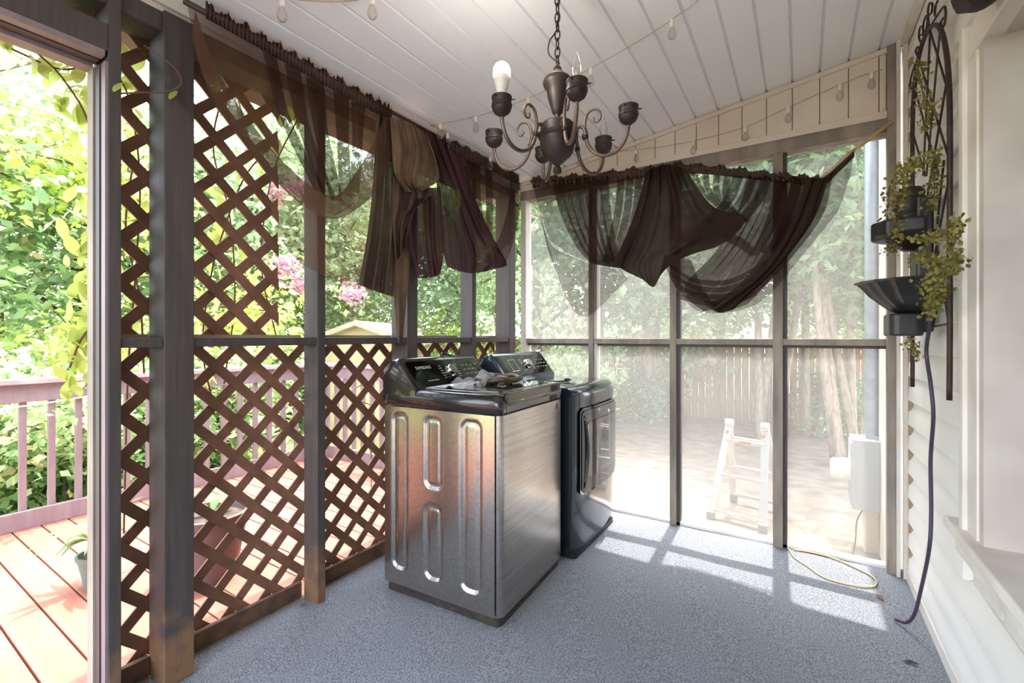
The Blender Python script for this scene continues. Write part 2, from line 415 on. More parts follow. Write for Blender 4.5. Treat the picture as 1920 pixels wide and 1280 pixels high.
wb(MB().box((-1.95, YF-.018, 2.475), (.44, YF, 2.515)), 'header_trim', 'cream_panel', wf, bevel=.003)
wb(MB().box((.395, YF-.03, 0), (.432, YF+.02, 2.86)), 'corner_post', 'greyed_wood', wf, bevel=.003)
wb(MB().box((.432, YF-.05, 0), (.448, YF+.02, 2.87)), 'corner_board', 'white_trim', wf)
# gable boards
for k in range(-17, 1):
    a = max(x0g := .363+k*PW, -1.95); b = min(.363+(k+1)*PW, .395)
    if b-a < .01: continue
    m = MB(); g = .0025
    m.add([(a+g, YF-.006, 2.51), (b-g, YF-.006, 2.51), (b-g, YF-.006, ceil_z(b-g)-.002), (a+g, YF-.006, ceil_z(a+g)-.002),
           (a+g, YF+.01, 2.51), (b-g, YF+.01, 2.51), (b-g, YF+.01, ceil_z(b-g)-.002), (a+g, YF+.01, ceil_z(a+g)-.002)],
          [(0,1,2,3),(7,6,5,4),(0,4,5,1),(1,5,6,2),(2,6,7,3),(3,7,4,0)])
    wb(m, 'gable_board', 'cream_panel', wf)
m = MB(); p = []
for y in (YF-.02, YF):
    for x, d in ((-1.95, -.03), (.40, -.03), (.40, -.002), (-1.95, -.002)): p.append((x, y, ceil_z(x)+d))
m.add(p, [(0,1,2,3),(7,6,5,4),(0,4,5,1),(1,5,6,2),(2,6,7,3),(3,7,4,0)]); wb(m, 'gable_trim', 'cream_panel', wf)
wb(MB().box((-1.95, YF+.01, 2.475), (.44, YF+.06, 3.0)), 'gable_back', 'groove_dark', wf)
# ---------------- house wall with lap siding
wr = empty('wall_right', (.55, 1.0, 0)); tag(wr, 'white vinyl lap-sided house wall on the right', kind='structure')
WY0, WY1, WZ0, WZ1 = .35, 1.885, .66, 2.16     # window opening
wb(MB().box((.50, 1.905, -.4), (.60, 4.75, 3.5)), 'wall_core', 'white_trim', wr)
wb(MB().box((.50, YB, -.4), (.60, WY0-.02, 3.5)), 'wall_core', 'white_trim', wr)
wb(MB().box((.50, WY0, -.4), (.60, WY1, WZ0-.03)), 'wall_core', 'white_trim', wr)
wb(MB().box((.50, WY0-.03, WZ1+.035), (.60, WY1+.03, 3.5)), 'wall_core', 'white_trim', wr)
LAP = .127
def plank(y0, y1, z, x=XR+.02):
    # dutch-lap: bottom edge stands proud, top tucks under the next
    prof = [(x-.024, z), (x-.028, z+.005), (x-.025, z+.072), (x-.011, z+.100), (x-.008, z+LAP+.004), (x, z+LAP+.004), (x, z)]
    n = len(prof); p = [(a, y0, b) for a, b in prof]+[(a, y1, b) for a, b in prof]
    m = MB().add(p, [tuple(range(n)), tuple(reversed(range(n, 2*n)))]+[(i, n+i, n+(i+1) % n, (i+1) % n) for i in range(n)])
    return wb(m, 'siding_plank', 'white_vinyl', wr, smooth='auto')
z = .06
while z < 2.95:
    segs = [(YB, 3.115)] if (z+LAP < WZ0-.11 or z > WZ1-.02) else [(YB, WY0-.12), (2.06 if z > WZ0-.02 else 2.17, 3.115)]
    for a, b in segs: plank(a, b, z)
    z += LAP
z = -.45
while z < 3.1:
    plank(3.31, 4.75, z, XR+.05); z += LAP
wb(MB().box((XR-.012, YB, 0), (XR+.02, 3.15, .06)), 'base_strip', 'white_trim', wr, bevel=.003)
wb(MB().box((XR-.004, 3.09, 0), (XR+.012, 3.14, 2.85)), 'end_gap', 'tan_gap', wr)
wb(MB().box((XR-.022, 3.14, 0), (XR+.0, 3.158, 2.86)), 'j_channel', 'white_trim', wr)
wb(MB().box((XR-.03, YB, 2.83), (XR, 3.15, 2.865)), 'cove_trim', 'white_trim', wr)
# the house eave runs on past the porch
wb(MB().box((.27, 3.49, 3.2), (.6, 4.75, 3.34)), 'eave', 'white_trim', wr)
# ---------------- window with deep reveal
w1 = empty('window_1', (.5, 1.1, WZ0)); tag(w1, 'deep-set white framed window with projecting sill', kind='structure')
for y0, y1 in ((WY1, 2.06), (WY0-.17, WY0)):
    wb(MB().box((XR-.03, y0+(.04 if y0 > 1 else 0), WZ0-.02), (XR+.02, y1-(0 if y0 > 1 else .04), WZ1-.001)), 'casing', 'white_trim', w1, bevel=.004)
    wb(MB().box((XR-.042, y0+(.13 if y0 > 1 else 0), WZ0-.02), (XR+.02, y1-(0 if y0 > 1 else .13), WZ1+.12)), 'casing_bead', 'white_trim', w1, bevel=.006)
wb(MB().box((XR-.03, WY0-.17, WZ1), (XR+.02, 2.06, WZ1+.10)), 'casing', 'white_trim', w1, bevel=.004)
wb(MB().box((XR-.024, WY1, WZ0-.02), (.78, WY1+.04, WZ1+.02)), 'reveal', 'reveal_plaster', w1)
wb(MB().box((XR-.024, WY0-.04, WZ0-.02), (.78, WY0, WZ1+.02)), 'reveal', 'reveal_plaster', w1)
wb(MB().box((XR-.024, WY0, WZ1+.001), (.78, WY1, WZ1+.03)), 'reveal', 'reveal_plaster', w1)
wb(MB().box((XR-.062, WY0-.2, WZ0-.035), (.78, 2.15, WZ0)), 'sill', 'white_trim', w1, bevel=.006)
wb(MB().box((XR-.035, WY0-.18, WZ0-.105), (XR+.01, 2.13, WZ0-.035)), 'apron', 'white_trim', w1, bevel=.004)
wb(MB().box((.74, WY0, WZ0), (.78, WY0+.05, WZ1)), 'window_frame', 'white_trim', w1)
wb(MB().box((.74, WY1-.05, WZ0), (.78, WY1, WZ1)), 'window_frame', 'white_trim', w1)
wb(MB().box((.74, WY0, WZ0), (.78, WY1, WZ0+.05)), 'window_frame', 'white_trim', w1)
wb(MB().box((.74, WY0, WZ1-.05), (.78, WY1, WZ1)), 'window_frame', 'white_trim', w1)
wb(MB().box((.74, WY0, 1.39), (.77, WY1, 1.43)), 'window_frame', 'white_trim', w1)
wb(MB().box((.76, WY0+.04, WZ0+.04), (.765, WY1-.04, WZ1-.04)), 'pane', 'dark_glass', w1)
# ---------------- ground, deck
def gz(x, y):
    d = max(0, y-4.5); return -.36-.028*min(d, 8)+.03*math.sin(x*.9+y*.5)*smooth01((abs(x)+abs(y)-5)/4)
def groundmat():
    m = mat('ground', '#75675a', .95, col2='#574b40', scale=5, bump=.5, detail=8)
    n = m.node_tree; N = n.nodes; L = n.links; b = N['Principled BSDF']; tc = N.new('ShaderNodeTexCoord')
    sx = N.new('ShaderNodeSeparateXYZ'); L.new(tc.outputs['Object'], sx.inputs[0])
    mr = N.new('ShaderNodeMapRange'); mr.inputs[1].default_value = -4.0; mr.inputs[2].default_value = -5.5; L.new(sx.outputs[0], mr.inputs[0])
    ramp = [q for q in N if q.type == 'VALTORGB'][0]
    g = N.new('ShaderNodeTexNoise'); g.inputs['Scale'].default_value = 3; g.inputs['Detail'].default_value = 8; L.new(tc.outputs['Object'], g.inputs['Vector'])
    r2 = N.new('ShaderNodeValToRGB'); r2.color_ramp.elements[0].color = (*lin('#7c9a4b'), 1); r2.color_ramp.elements[1].color = (*lin('#a9b96b'), 1); L.new(g.outputs['Fac'], r2.inputs[0])
    mx = N.new('ShaderNodeMix'); mx.data_type = 'RGBA'; L.new(mr.outputs[0], mx.inputs['Factor']); L.new(ramp.outputs[0], mx.inputs['A']); L.new(r2.outputs[0], mx.inputs['B'])
    L.new(mx.outputs['Result'], b.inputs['Base Color'])
groundmat()
P = []
for i in range(61):
    y = -8+34*i/60; P.append([(-30+45*j/60, y, gz(-30+45*j/60, y)) for j in range(61)])
ground = MB().grid(P).build('ground', 'ground', smooth=True); tag(ground, 'bare dirt yard turning to lawn on the left', kind='structure')
deck = empty('deck', (-3.4, .8, -.05)); tag(deck, 'terracotta stained plank deck outside the lattice', kind='structure')
proto = MB().box((-4.62, 0, -.085), (-2.13, .134, -.05)).build('deck_board', 'deck_board', None, bevel=.004)
y = -1.9; first = True
while y < 3.2:
    o = proto if first else dup(proto); first = False; o.location = (0, y, 0); world_parent(o, deck); y += .1415
wb(MB().box((-4.60, -1.9, -.25), (-2.13, 3.25, -.12)), 'joist_frame', 'painted_dark_wood', deck)
# ================================================================ WASHER AND DRYER
def rrect(x0, x1, y0, y1, r, n=6, corners=(1, 1, 1, 1)):
    """rounded rectangle; corners order: (x1,y0),(x1,y1),(x0,y1),(x0,y0)"""
    P = []
    for (cx, cy, a0, on) in ((x1, y0, -90, corners[0]), (x1, y1, 0, corners[1]), (x0, y1, 90, corners[2]), (x0, y0, 180, corners[3])):
        rr = r if on else .004
        ox = cx-rr if cx == x1 else cx+rr; oy = cy-rr if cy == y1 else cy+rr
        for i in range(n+1):
            t = math.radians(a0+90*i/n); P.append((ox+rr*math.cos(t), oy+rr*math.sin(t)))
    return P
def ring_stack(levels, n=6):
    """levels: list of (x0,x1,y0,y1,r,z) -> closed solid"""
    m = MB(); L = []
    for x0, x1, y0, y1, r, z in levels: L.append([(a, b, z) for a, b in rrect(x0, x1, y0, y1, r, n)])
    k = len(L[0])
    for q in L: m.v += q
    for i in range(len(L)-1):
        for j in range(k): m.f.append((i*k+j, i*k+(j+1) % k, (i+1)*k+(j+1) % k, (i+1)*k+j))
    m.f.append(tuple(reversed(range(k)))); m.f.append(tuple(range((len(L)-1)*k, len(L)*k)))
    return m
def text_mesh(txt, size, M, m, parent, name='lettering'):
    c = bpy.data.curves.new(name, 'FONT'); c.body = txt; c.size = size; c.align_x = 'CENTER'; c.align_y = 'CENTER'; c.extrude = .0003
    o = bpy.data.objects.new(name, c); me = bpy.data.meshes.new_from_object(o); bpy.data.objects.remove(o)
    me.transform(M); q = bpy.data.objects.new(name, me); COL.objects.link(q); q.parent = parent; me.materials.append(MATS[m]); return q
DX, DY = .348, .343
def console(root, m_shell, dark=False):
    prof = [(-DX, .96), (-DX, 1.09), (-DX+.012, 1.135), (-DX+.04, 1.163), (-DX+.075, 1.172), (-DX+.098, 1.168), (-DX+.108, 1.158), (-.135, 1.022), (-.135, .96)]
    n = len(prof); m = MB(); ys = [-DY, -DY+.006, -DY+.025, DY-.025, DY-.006, DY]; sc = [.86, .95, 1, 1, .95, .86]
    for y, s_ in zip(ys, sc):
        for x, z in prof:
            zz = .96+(z-.96)*s_; m.v.append((x, y, zz))
    for i in range(len(ys)-1):
        for j in range(n): m.f.append((i*n+j, (i+1)*n+j, (i+1)*n+(j+1) % n, i*n+(j+1) % n))
    m.f.append(tuple(range(n))); m.f.append(tuple(reversed(range((len(ys)-1)*n, len(ys)*n))))
    con = m.build('control_console', m_shell, root, smooth='auto')
    # sloping glass face frame
    a = Vector((-DX+.108, 0, 1.158)); b = Vector((-.135, 0, 1.022)); d = (b-a).normalized(); nrm = Vector((-d.z, 0, d.x)); nrm = nrm if nrm.x > 0 else -nrm
    X = Vector((0, 1, 0)); Y = -d; M = Matrix(((X.x, Y.x, nrm.x, 0), (X.y, Y.y, nrm.y, 0), (X.z, Y.z, nrm.z, 0), (0, 0, 0, 1)))
    c = (a+b)/2+nrm*.001; M = Matrix.Translation(c) @ M
    L = (b-a).length
    m = MB().prism(rrect(-DY+.03, DY-.03, -L/2+.006, L/2-.008, .012, 4), 0, .004, M)
    gl = m.build('control_panel', 'black_gloss', con)
    kx = .0 if not dark else .02
    m = MB().lathe([(.036, 0), (.036, .004), (.030, .006), (.029, .024), (.027, .027), (0, .027)], (0, 0, 0), 28, None)
    m.v = [tuple(M @ Vector((p[0]+kx, p[1], p[2]+.004))) for p in m.v]
    m.build('dial_knob', 'chrome', gl, smooth='auto')
    m = MB()
    for i in range(6):
        for sx in (-1, 1):
            w_ = random.uniform(.018, .03); yy = .038-.0155*i
            xx = kx+sx*(.052+.006*abs(2.5-i)*.3)
            m.prism([(xx-(w_ if sx < 0 else 0), yy-.0014), (xx+(0 if sx < 0 else w_), yy-.0014), (xx+(0 if sx < 0 else w_), yy+.0014), (xx-(w_ if sx < 0 else 0), yy+.0014)], .004, .0045, M)
    for i in range(3):
        for j in range(4):
            xx = .13+.042*j; yy = .03-.03*i
            m.prism([(xx, yy-.0012), (xx+.024, yy-.0012), (xx+.024, yy+.0012), (xx, yy+.0012)], .004, .0045, M)
    m.prism([(-.22, -.048), (-.13, -.048), (-.13, -.0445), (-.22, -.0445)], .004, .0045, M)
    if dark:
        for xx in (-.2, -.12): m.prism([(xx, -.045), (xx+.003, -.045), (xx+.003, .045), (xx, .045)], .004, .0045, M)
        for yy in (-.045, .042): m.prism([(-.2, yy), (-.12, yy), (-.12, yy+.003), (-.2, yy+.003)], .004, .0045, M)
    m.build('printed_marks', 'print_white', gl, kind='stuff')
    if not dark: text_mesh('SAMSUNG', .026, M @ Matrix.Translation((-.20, .035, .0042)), 'print_white', gl)
    return con
# ---- washer
wa = empty('washing_machine', (-1.47, 1.965, 0), math.radians(3.0))
tag(wa, 'stainless top-load washing machine with dark top band and stamped side panels', 'washer')
MB().prism(rrect(-DX+.01, DX-.012, -DY+.012, DY-.012, .03), 0.0, .06).build('base_skirt', 'dirty_skirt', wa)
ring_stack([(-DX, DX, -DY+.010, DY, .03, .045), (-DX, DX, -DY+.010, DY, .03, .935)]).build('cabinet', 'stainless', wa, smooth='auto')
# stamped side (local -y): recessed rounded panels pressed into the sheet
def rr_sd(x, y, cx, cy, hx, hy, r):
    qx = abs(x-cx)-hx+r; qy = abs(y-cy)-hy+r
    return math.hypot(max(qx, 0), max(qy, 0))+min(max(qx, qy), 0)-r
PAN = [(-.235, .515, .046, .385, .035), (-.023, .73, .050, .168, .035), (-.023, .305, .050, .175, .035), (.193, .515, .052, .385, .035)]
def side_panel(parent, ysurf, m):
    NX, NZ = 110, 130; P = []
    for i in range(NZ+1):
        z = .047+(.933-.047)*i/NZ; row = []
        for j in range(NX+1):
            x = -DX+.012+(2*DX-.04)*j/NX
            d = min(rr_sd(x, z, *p) for p in PAN)
            dep = .011*smooth01((.009-d)/.018)-.004*smooth01((-.012-d)/.014)
            row.append((x, ysurf+dep, z))
        P.append(row)
    return MB().grid(P).build('stamped_side', m, parent, smooth=True)
side_panel(wa, -DY, 'stainless')
e_ = .012
ring_stack([(-DX, DX+.004, -DY-.002, DY+.002, .03, .935), (-DX, DX+.004, -DY-.002, DY+.002, .032, .985), (-DX, DX-.004, -DY+.004, DY-.004, .035, 1.008), (-DX, DX-.02, -DY+.018, DY-.018, .035, 1.020), (-DX, DX-.04, -DY+.04, DY-.04, .03, 1.022)], 8).build('top_band', 'graphite_paint', wa, smooth=True)
con = console(wa, 'graphite_paint')
lid = MB().prism(rrect(-.125, DX+.006, -DY+.035, DY-.035, .03), 1.014, 1.030).build('lid', 'graphite_paint', wa, bevel=.004)
MB().prism(rrect(-.085, DX-.045, -DY+.075, DY-.075, .02), 1.0295, 1.0325).build('lid_glass', 'black_gloss', lid)
MB().box((DX-.012, -DY+.05, .985), (DX+.010, DY-.05, 1.024)).build('lid_lip', 'black_gloss', lid, bevel=.004)
MB().box((DX+.0035, -DY+.05, .945), (DX+.0055, DY-.05, .97)).build('front_trim', 'dark_glass', wa)
MB().box((DX, DY-.085, .885), (DX+.0012, DY-.065, .915)).build('badge', 'black_plastic', wa)
m = MB(); m.tube([(-DX-.03, -.20, .86), (-DX-.045, -.22, .7), (-DX-.04, -.24, .45), (-DX-.03, -.25, .2), (-DX-.03, -.24, .05)], .013, 8); m.build('drain_hose', 'black_plastic', wa, smooth=True)
# ---- dryer
dr = empty('clothes_dryer', (-1.432, 2.722, 0), math.radians(.6))
tag(dr, 'dark blue-grey front-load dryer with mirrored door beside the washer', 'dryer')
MB().prism(rrect(-DX+.01, DX-.012, -DY+.012, DY-.012, .03), 0.0, .03).build('base_skirt', 'black_plastic', dr)
# cabinet with bowed front: rings with front bulge
def bowed(levels, nx=14):
    m = MB(); k = None
    for (x1, z, top) in levels:
        ring = [(-DX, -DY+top), (x1-.05, -DY+top)]
        for i in range(nx+1):
            t = -1+2*i/nx; yy = t*(DY-top); ring.append((x1-.028*abs(t)**2.6-(.01 if abs(t) > .99 else 0), yy))
        ring += [(x1-.05, DY-top), (-DX, DY-top)]
        k = len(ring); m.v += [(a, b, z) for a, b in ring]
    for i in range(len(levels)-1):
        for j in range(k): m.f.append((i*k+j, i*k+(j+1) % k, (i+1)*k+(j+1) % k, (i+1)*k+j))
    m.f.append(tuple(reversed(range(k)))); m.f.append(tuple(range((len(levels)-1)*k, len(levels)*k)))
    return m
bowed([(DX-.01, .03, 0), (DX, .06, 0), (DX+.012, .45, 0), (DX+.012, .90, 0)]).build('cabinet', 'dryer_paint', dr, smooth='auto')
bowed([(DX+.014, .90, -.002), (DX+.012, .94, -.002), (DX+.002, .968, .0), (DX-.022, .985, .006), (DX-.06, .992, .02)]).build('top_panel', 'dryer_paint', dr, smooth='auto')
console(dr, 'dryer_paint', True)
def door_pt(y, z, off): return (DX+.0135+off-.028*abs(y/DY)**2.6, y, z)
def door_patch(y0, y1, z0, z1, r, off, th, name, m, parent):
    NY, NZ = 28, 28; mb = MB(); F_ = []; B_ = []
    for i in range(NZ+1):
        a = []; b = []
        for j in range(NY+1):
            u_ = j/NY; v_ = i/NZ; z = z0+(z1-z0)*v_
            e = 0
            dz = min(z-z0, z1-z)
            if dz < r: e = r-math.sqrt(max(0, r*r-(r-dz)**2))
            y = (y0+e)+(y1-y0-2*e)*u_
            a.append(door_pt(y, z, off+th)); b.append(door_pt(y, z, off))
        F_.append(a); B_.append(b)
    mb.grid(F_); n = NY+1
    k = len(mb.v); mb.grid([list(reversed(q)) for q in B_])
    return mb.build(name, m, parent, smooth=True)
door = door_patch(-DY+.045, DY-.03, .36, .865, .03, 0, .010, 'door', 'black_gloss', dr)
fr = door_patch(-DY+.060, DY-.04, .375, .85, .03, .010, .004, 'door_face', 'dryer_paint', door)
door_patch(-DY+.12, DY-.065, .45, .78, .012, .014, .003, 'door_window', 'dark_glass', door)
m = MB(); pts = []
for i in range(13):
    t = i/12; pts.append(door_pt(-DY+.085+.035*math.sin(math.pi*t), .40+.42*t, .014))
m.tube(pts, [.006+.010*math.sin(math.pi*i/12) for i in range(13)], 8); m.build('door_handle', 'black_gloss', door, smooth=True)
# ---- things lying on the washer
def wloc(x, y, z):
    c, s_ = math.cos(math.radians(3)), math.sin(math.radians(3)); return Vector((-1.47+c*x-s_*y, 1.965+s_*x+c*y, z))
m = MB(); pts = []
for i in range(46):
    t = i/45; a = 2*math.pi*1.6*t
    pts.append(wloc(.06+.12*math.cos(a)*(1-.2*t)+.06*t, .02+.10*math.sin(a)+.10*t, 1.047+.016*t+.004*math.sin(5*a)))
hs = m.tube(pts, .0145, 8).build('coiled_hose', 'hose_brown', smooth=True); tag(hs, 'short brown ribbed hose coiled on the washer lid', 'hose')
P = []
for i in range(25):
    row = []
    for j in range(25):
        x = -.07+.20*i/24; y = -.15+.22*j/24
        n_ = .016*math.sin(23*x+31*y)+.012*math.sin(47*x-29*y+1)+.008*math.sin(90*y+60*x)
        row.append(wloc(x+.012*math.sin(9*y*3), y+.015*math.sin(40*x), 1.034+max(0, .026+n_)*math.exp(-((x-.03)/.12)**2-((y+.02)/.13)**2)*1.4))
    P.append(row)
bag = MB().grid(P).build('plastic_bag', 'plastic_film', smooth=True); tag(bag, 'crumpled clear plastic bag draped over the hose on the washer', 'bag')
pts = crom([wloc(-.16, .05, 1.036), wloc(-.20, .02, 1.10), wloc(-.265, .03, 1.180), wloc(-.285, .10, 1.180), wloc(-.22, .22, 1.135), wloc(-.14, .33, 1.045), wloc(-.05, .42, 1.008), wloc(.06, .52, 1.000), wloc(.17, .60, 1.000), wloc(.24, .66, 1.000)], 60)
cd = empty('power_cord', wloc(.24, .66, 1.0)); tag(cd, 'black power cord with plug lying across washer and dryer tops', 'cord')
wb(MB().tube(pts, .005, 8), 'cord', 'cord_black', cd, smooth=True)
e = wloc(.24, .66, 1.006); wb(MB().box((e.x-.01, e.y-.012, .996), (e.x+.018, e.y+.022, 1.018)), 'plug', 'cord_black', cd, bevel=.004)
wb(MB().box((e.x+.018, e.y, 1.004), (e.x+.034, e.y+.004, 1.012)).box((e.x+.018, e.y+.012, 1.004), (e.x+.034, e.y+.016, 1.012)), 'prongs', 'chrome', cd)
# ================================================================ CHANDELIER
CC = Vector((-.814, 1.616, 0)); ZR = 2.075
ch = empty('chandelier', (CC.x, CC.y, 1.93)); tag(ch, 'bronze six-arm chandelier hanging on a chain with one lit bulb', 'chandelier')
K = 1.0
def zpix(v): return CH+(CY-v)/F*1.80
prof = [(0, 1.925), (.012, 1.928), (.018, 1.937), (.015, 1.950), (.008, 1.957), (.014, 1.964), (.030, 1.978), (.055, 2.000), (.066, 2.025), (.070, 2.050), (.069, 2.062), (.078, 2.074), (.079, 2.080), (.068, 2.086), (.066, 2.118), (.060, 2.124), (.044, 2.130), (.02, 2.134)]
wb(MB().lathe(prof, (CC.x, CC.y, 0), 28), 'bowl', 'bronze', ch, smooth='auto')
prof = [(.012, 2.130), (.012, 2.160), (.020, 2.168), (.022, 2.178), (.030, 2.200), (.040, 2.235), (.043, 2.262), (.055, 2.275), (.058, 2.288), (.052, 2.302), (.030, 2.318), (.018, 2.332), (.016, 2.345), (.010, 2.352), (0, 2.355)]
wb(MB().lathe(prof, (CC.x, CC.y, 0), 28), 'stem', 'bronze', ch, smooth='auto')
wb(MB().lathe([(.050, 2.3035), (.030, 2.3195), (.019, 2.333)], (CC.x, CC.y, 0), 28), 'dust_cap', 'bronze_dusty', ch, smooth=True)
wb(MB().lathe([(.0605, 2.1245), (.045, 2.1315), (.02, 2.1365)], (CC.x, CC.y, 0), 28), 'dust_ring', 'bronze_dusty', ch, smooth=True)
zt = ceil_z(CC.x)
zc = 2.355; i = 0
while zc < zt-.01:                                     # chain links, turned a quarter each
    Lk = .040; pts = []
    for q in range(14):
        a = 2*math.pi*q/14; r_, h = .0105*math.cos(a), .022*math.sin(a)
        pts.append((CC.x+(r_ if i % 2 else 0), CC.y+(0 if i % 2 else r_), zc+.018+h))
    wb(MB().tube(pts, .0028, 6, closed=True), 'chain_link', 'rust_iron', ch, smooth=True); zc += .0345; i += 1
wb(MB().tube(crom([(CC.x+.01, CC.y, 2.36), (CC.x-.028, CC.y-.018, 2.40), (CC.x-.026, CC.y-.018, 2.45), (CC.x-.004, CC.y, 2.50), (CC.x+.006, CC.y, 2.58), (CC.x-.003, CC.y, zt)], 30), .0028, 6), 'lamp_wire', 'rust_iron', ch, smooth=True)
wb(MB().lathe([(.055, zt-.002), (.055, zt-.012), (.03, zt-.03), (.008, zt-.036), (0, zt-.036)][::-1], (CC.x, CC.y, 0), 24), 'ceiling_rose', 'bronze', ch, smooth='auto')
RC = .275
def arm_parts(ang, bulb):
    M = Matrix.Translation((CC.x, CC.y, 0)) @ Matrix.Rotation(ang, 4, 'Z')
    T = lambda r, z: M @ Vector((r, 0, z))
    main = crom([(.066, 2.085), (.085, 2.098), (.103, 2.092), (.112, 2.070), (.118, 2.035), (.140, 1.995), (.180, 1.972), (.225, 1.978), (.258, 2.010), (.272, 2.050), (.275, 2.075)], 36)
    a = wb(MB().tube([T(*p) for p in main], .0072, 8), 'arm', 'bronze_arm', ch, smooth=True)
    sc = crom([(.112, 2.065), (.110, 2.110), (.122, 2.145), (.148, 2.156), (.168, 2.140), (.170, 2.115), (.155, 2.103), (.143, 2.113), (.146, 2.124)], 34)
    q = MB().tube([T(*p) for p in sc], [.0062-.0030*i/33 for i in range(34)], 7).build('scroll', 'bronze_arm', None, smooth=True); q.parent = a; q.matrix_parent_inverse = world_inv(a)
    q = MB().tube([T(.113, 2.045), T(.1135, 2.06)], .0105, 10).build('collar', 'bronze', None, smooth=True); q.parent = a; q.matrix_parent_inverse = world_inv(a)
    c = T(RC, 0)
    cup = wb(MB().lathe([(.006, 2.070), (.012, 2.074), (.028, 2.086), (.034, 2.097), (.034, 2.103), (.037, 2.106), (.037, 2.114), (.0345, 2.117), (.0355, 2.135), (.037, 2.137), (.037, 2.141), (.030, 2.141), (.029, 2.125), (0, 2.125)], (c.x, c.y, 0), 24), 'cup', 'bronze', ch, smooth='auto')
    m = MB()
    for s_ in (0, 2.1, 4.2):
        d = Vector((math.cos(s_+.5), math.sin(s_+.5), 0)); m.tube([c+d*.034+Vector((0, 0, 2.132)), c+d*.048+Vector((0, 0, 2.132))], .0026, 6)
    q = m.build('thumb_screw', 'bronze', None); q.parent = cup; q.matrix_parent_inverse = world_inv(cup)
    if bulb == 'led':
        b = wb(MB().lathe([(.016, 2.125), (.0165, 2.150), (.019, 2.165), (.026, 2.195), (.030, 2.212)], (c.x, c.y, 0), 24), 'bulb', 'bulb_white', ch, smooth=True)
        q = MB().lathe([(.030, 2.212), (.0315, 2.225), (.030, 2.242), (.023, 2.256), (.012, 2.264), (0, 2.266)], (c.x, c.y, 0), 24).build('bulb_dome', 'bulb_lit', None, smooth=True); q.parent = b; q.matrix_parent_inverse = world_inv(b)
        l = bpy.data.lights.new('bulb_light', 'POINT'); l.energy = 1.6; l.shadow_soft_size = .033; l.color = (1, .95, .88)
        lo = bpy.data.objects.new('bulb_light', l); COL.objects.link(lo); lo.location = (c.x, c.y, 2.31)
    elif bulb == 'flame':
        wb(MB().lathe([(.011, 2.122), (.011, 2.150), (.016, 2.166), (.0175, 2.182), (.014, 2.204), (.007, 2.224), (.002, 2.240), (0, 2.243)], (c.x, c.y, 0), 18), 'bulb', 'bulb_glass', ch, smooth=True)
def world_inv(o):
    """inverse of a part's world matrix (parts are built in world coordinates, so it is the identity)"""
    return Matrix.Identity(4)
mat('bronze_arm', '#5b4a42', .45, .7, col2='#7d6a5b', scale=8)
glass = bpy.data.materials.new('bulb_glass'); glass.use_nodes = True; MATS['bulb_glass'] = glass
n_ = glass.node_tree; n_.nodes.clear()
o_ = n_.nodes.new('ShaderNodeOutputMaterial'); t_ = n_.nodes.new('ShaderNodeBsdfTransparent'); g_ = n_.nodes.new('ShaderNodeBsdfGlossy'); g_.inputs['Roughness'].default_value = .05
lw = n_.nodes.new('ShaderNodeLayerWeight'); lw.inputs[0].default_value = .35; mx = n_.nodes.new('ShaderNodeMixShader'); t_.inputs[0].default_value = (.93, .91, .88, 1)
n_.links.new(lw.outputs['Facing'], mx.inputs[0]); n_.links.new(t_.outputs[0], mx.inputs[1]); n_.links.new(g_.outputs[0], mx.inputs[2]); n_.links.new(mx.outputs[0], o_.inputs[0])
for k, (deg, bl) in enumerate(((218, 'led'), (278, 'flame'), (338, None), (38, 'flame'), (98, None), (158, None))):
    arm_parts(math.radians(deg)+TH, bl)
# ================================================================ STRING LIGHTS
def sbulb(p, parent, tilt=0.0):
    p = Vector(p); M = Matrix.Rotation(tilt, 3, 'Y')
    a = wb(MB().lathe([(0, 0), (.009, -.001), (.0105, -.012), (.010, -.030), (.0075, -.034)], p, 12, M), 'lamp_holder', 'bulb_white', parent, smooth='auto')
    q = MB().lathe([(.0075, -.033), (.009, -.040), (.016, -.052), (.0195, -.066), (.017, -.080), (.009, -.089), (0, -.091)], p, 14, M).build('globe', 'bulb_glass', None, smooth=True); q.parent = a
sA = empty('string_lights', (-1.0, 2.15, 2.6)); tag(sA, 'string of clear globe bulbs strung across the ceiling planks', 'string lights', 'clear globe string lights')
ptsA = [(-1.86, 2.02, ceil_z(-1.86)-.012), (-1.573, 2.13, ceil_z(-1.573)-.02), (-1.248, 2.17, ceil_z(-1.248)-.03), (-.882, 2.17, ceil_z(-.882)-.03), (-.479, 2.12, ceil_z(-.479)-.02), (-.30, 2.0, ceil_z(-.3)-.005), (.1, 1.2, ceil_z(.1)-.01), (.3, .4, ceil_z(.3)-.01)]
wb(MB().tube(crom(ptsA, 70), .0022, 5), 'wire', 'cord_beige', sA, smooth=True)
for k, p in enumerate(crom(ptsA, 70)):
    if k in (2, 9, 19, 29, 39, 52, 63): sbulb(p, sA)
sB = empty('string_lights', (-.7, 3.17, 2.55)); tag(sB, 'string of clear globe bulbs looped along the gable above the far curtain', 'string lights', 'clear globe string lights')
ptsB = [ony(u, v, 3.165) for u, v in ((1655, 130), (1600, 148), (1480, 200), (1390, 240), (1280, 268), (1175, 282), (1070, 288), (1000, 280))]+[Vector((-1.80, 2.9, ceil_z(-1.8)-.015)), Vector((-1.83, 2.3, ceil_z(-1.83)-.012)), Vector((-1.86, 2.02, ceil_z(-1.86)-.012))]
cB = crom(ptsB, 90); wb(MB().tube(cB, .0022, 5), 'wire', 'cord_beige', sB, smooth=True)
for k in (4, 11, 18, 26, 34, 43, 52, 61, 76, 84): sbulb(cB[k], sB)
sC = empty('string_lights', (-1.5, 1.1, 2.6)); tag(sC, 'string of clear globe bulbs near the top left of the ceiling', 'string lights', 'clear globe string lights')
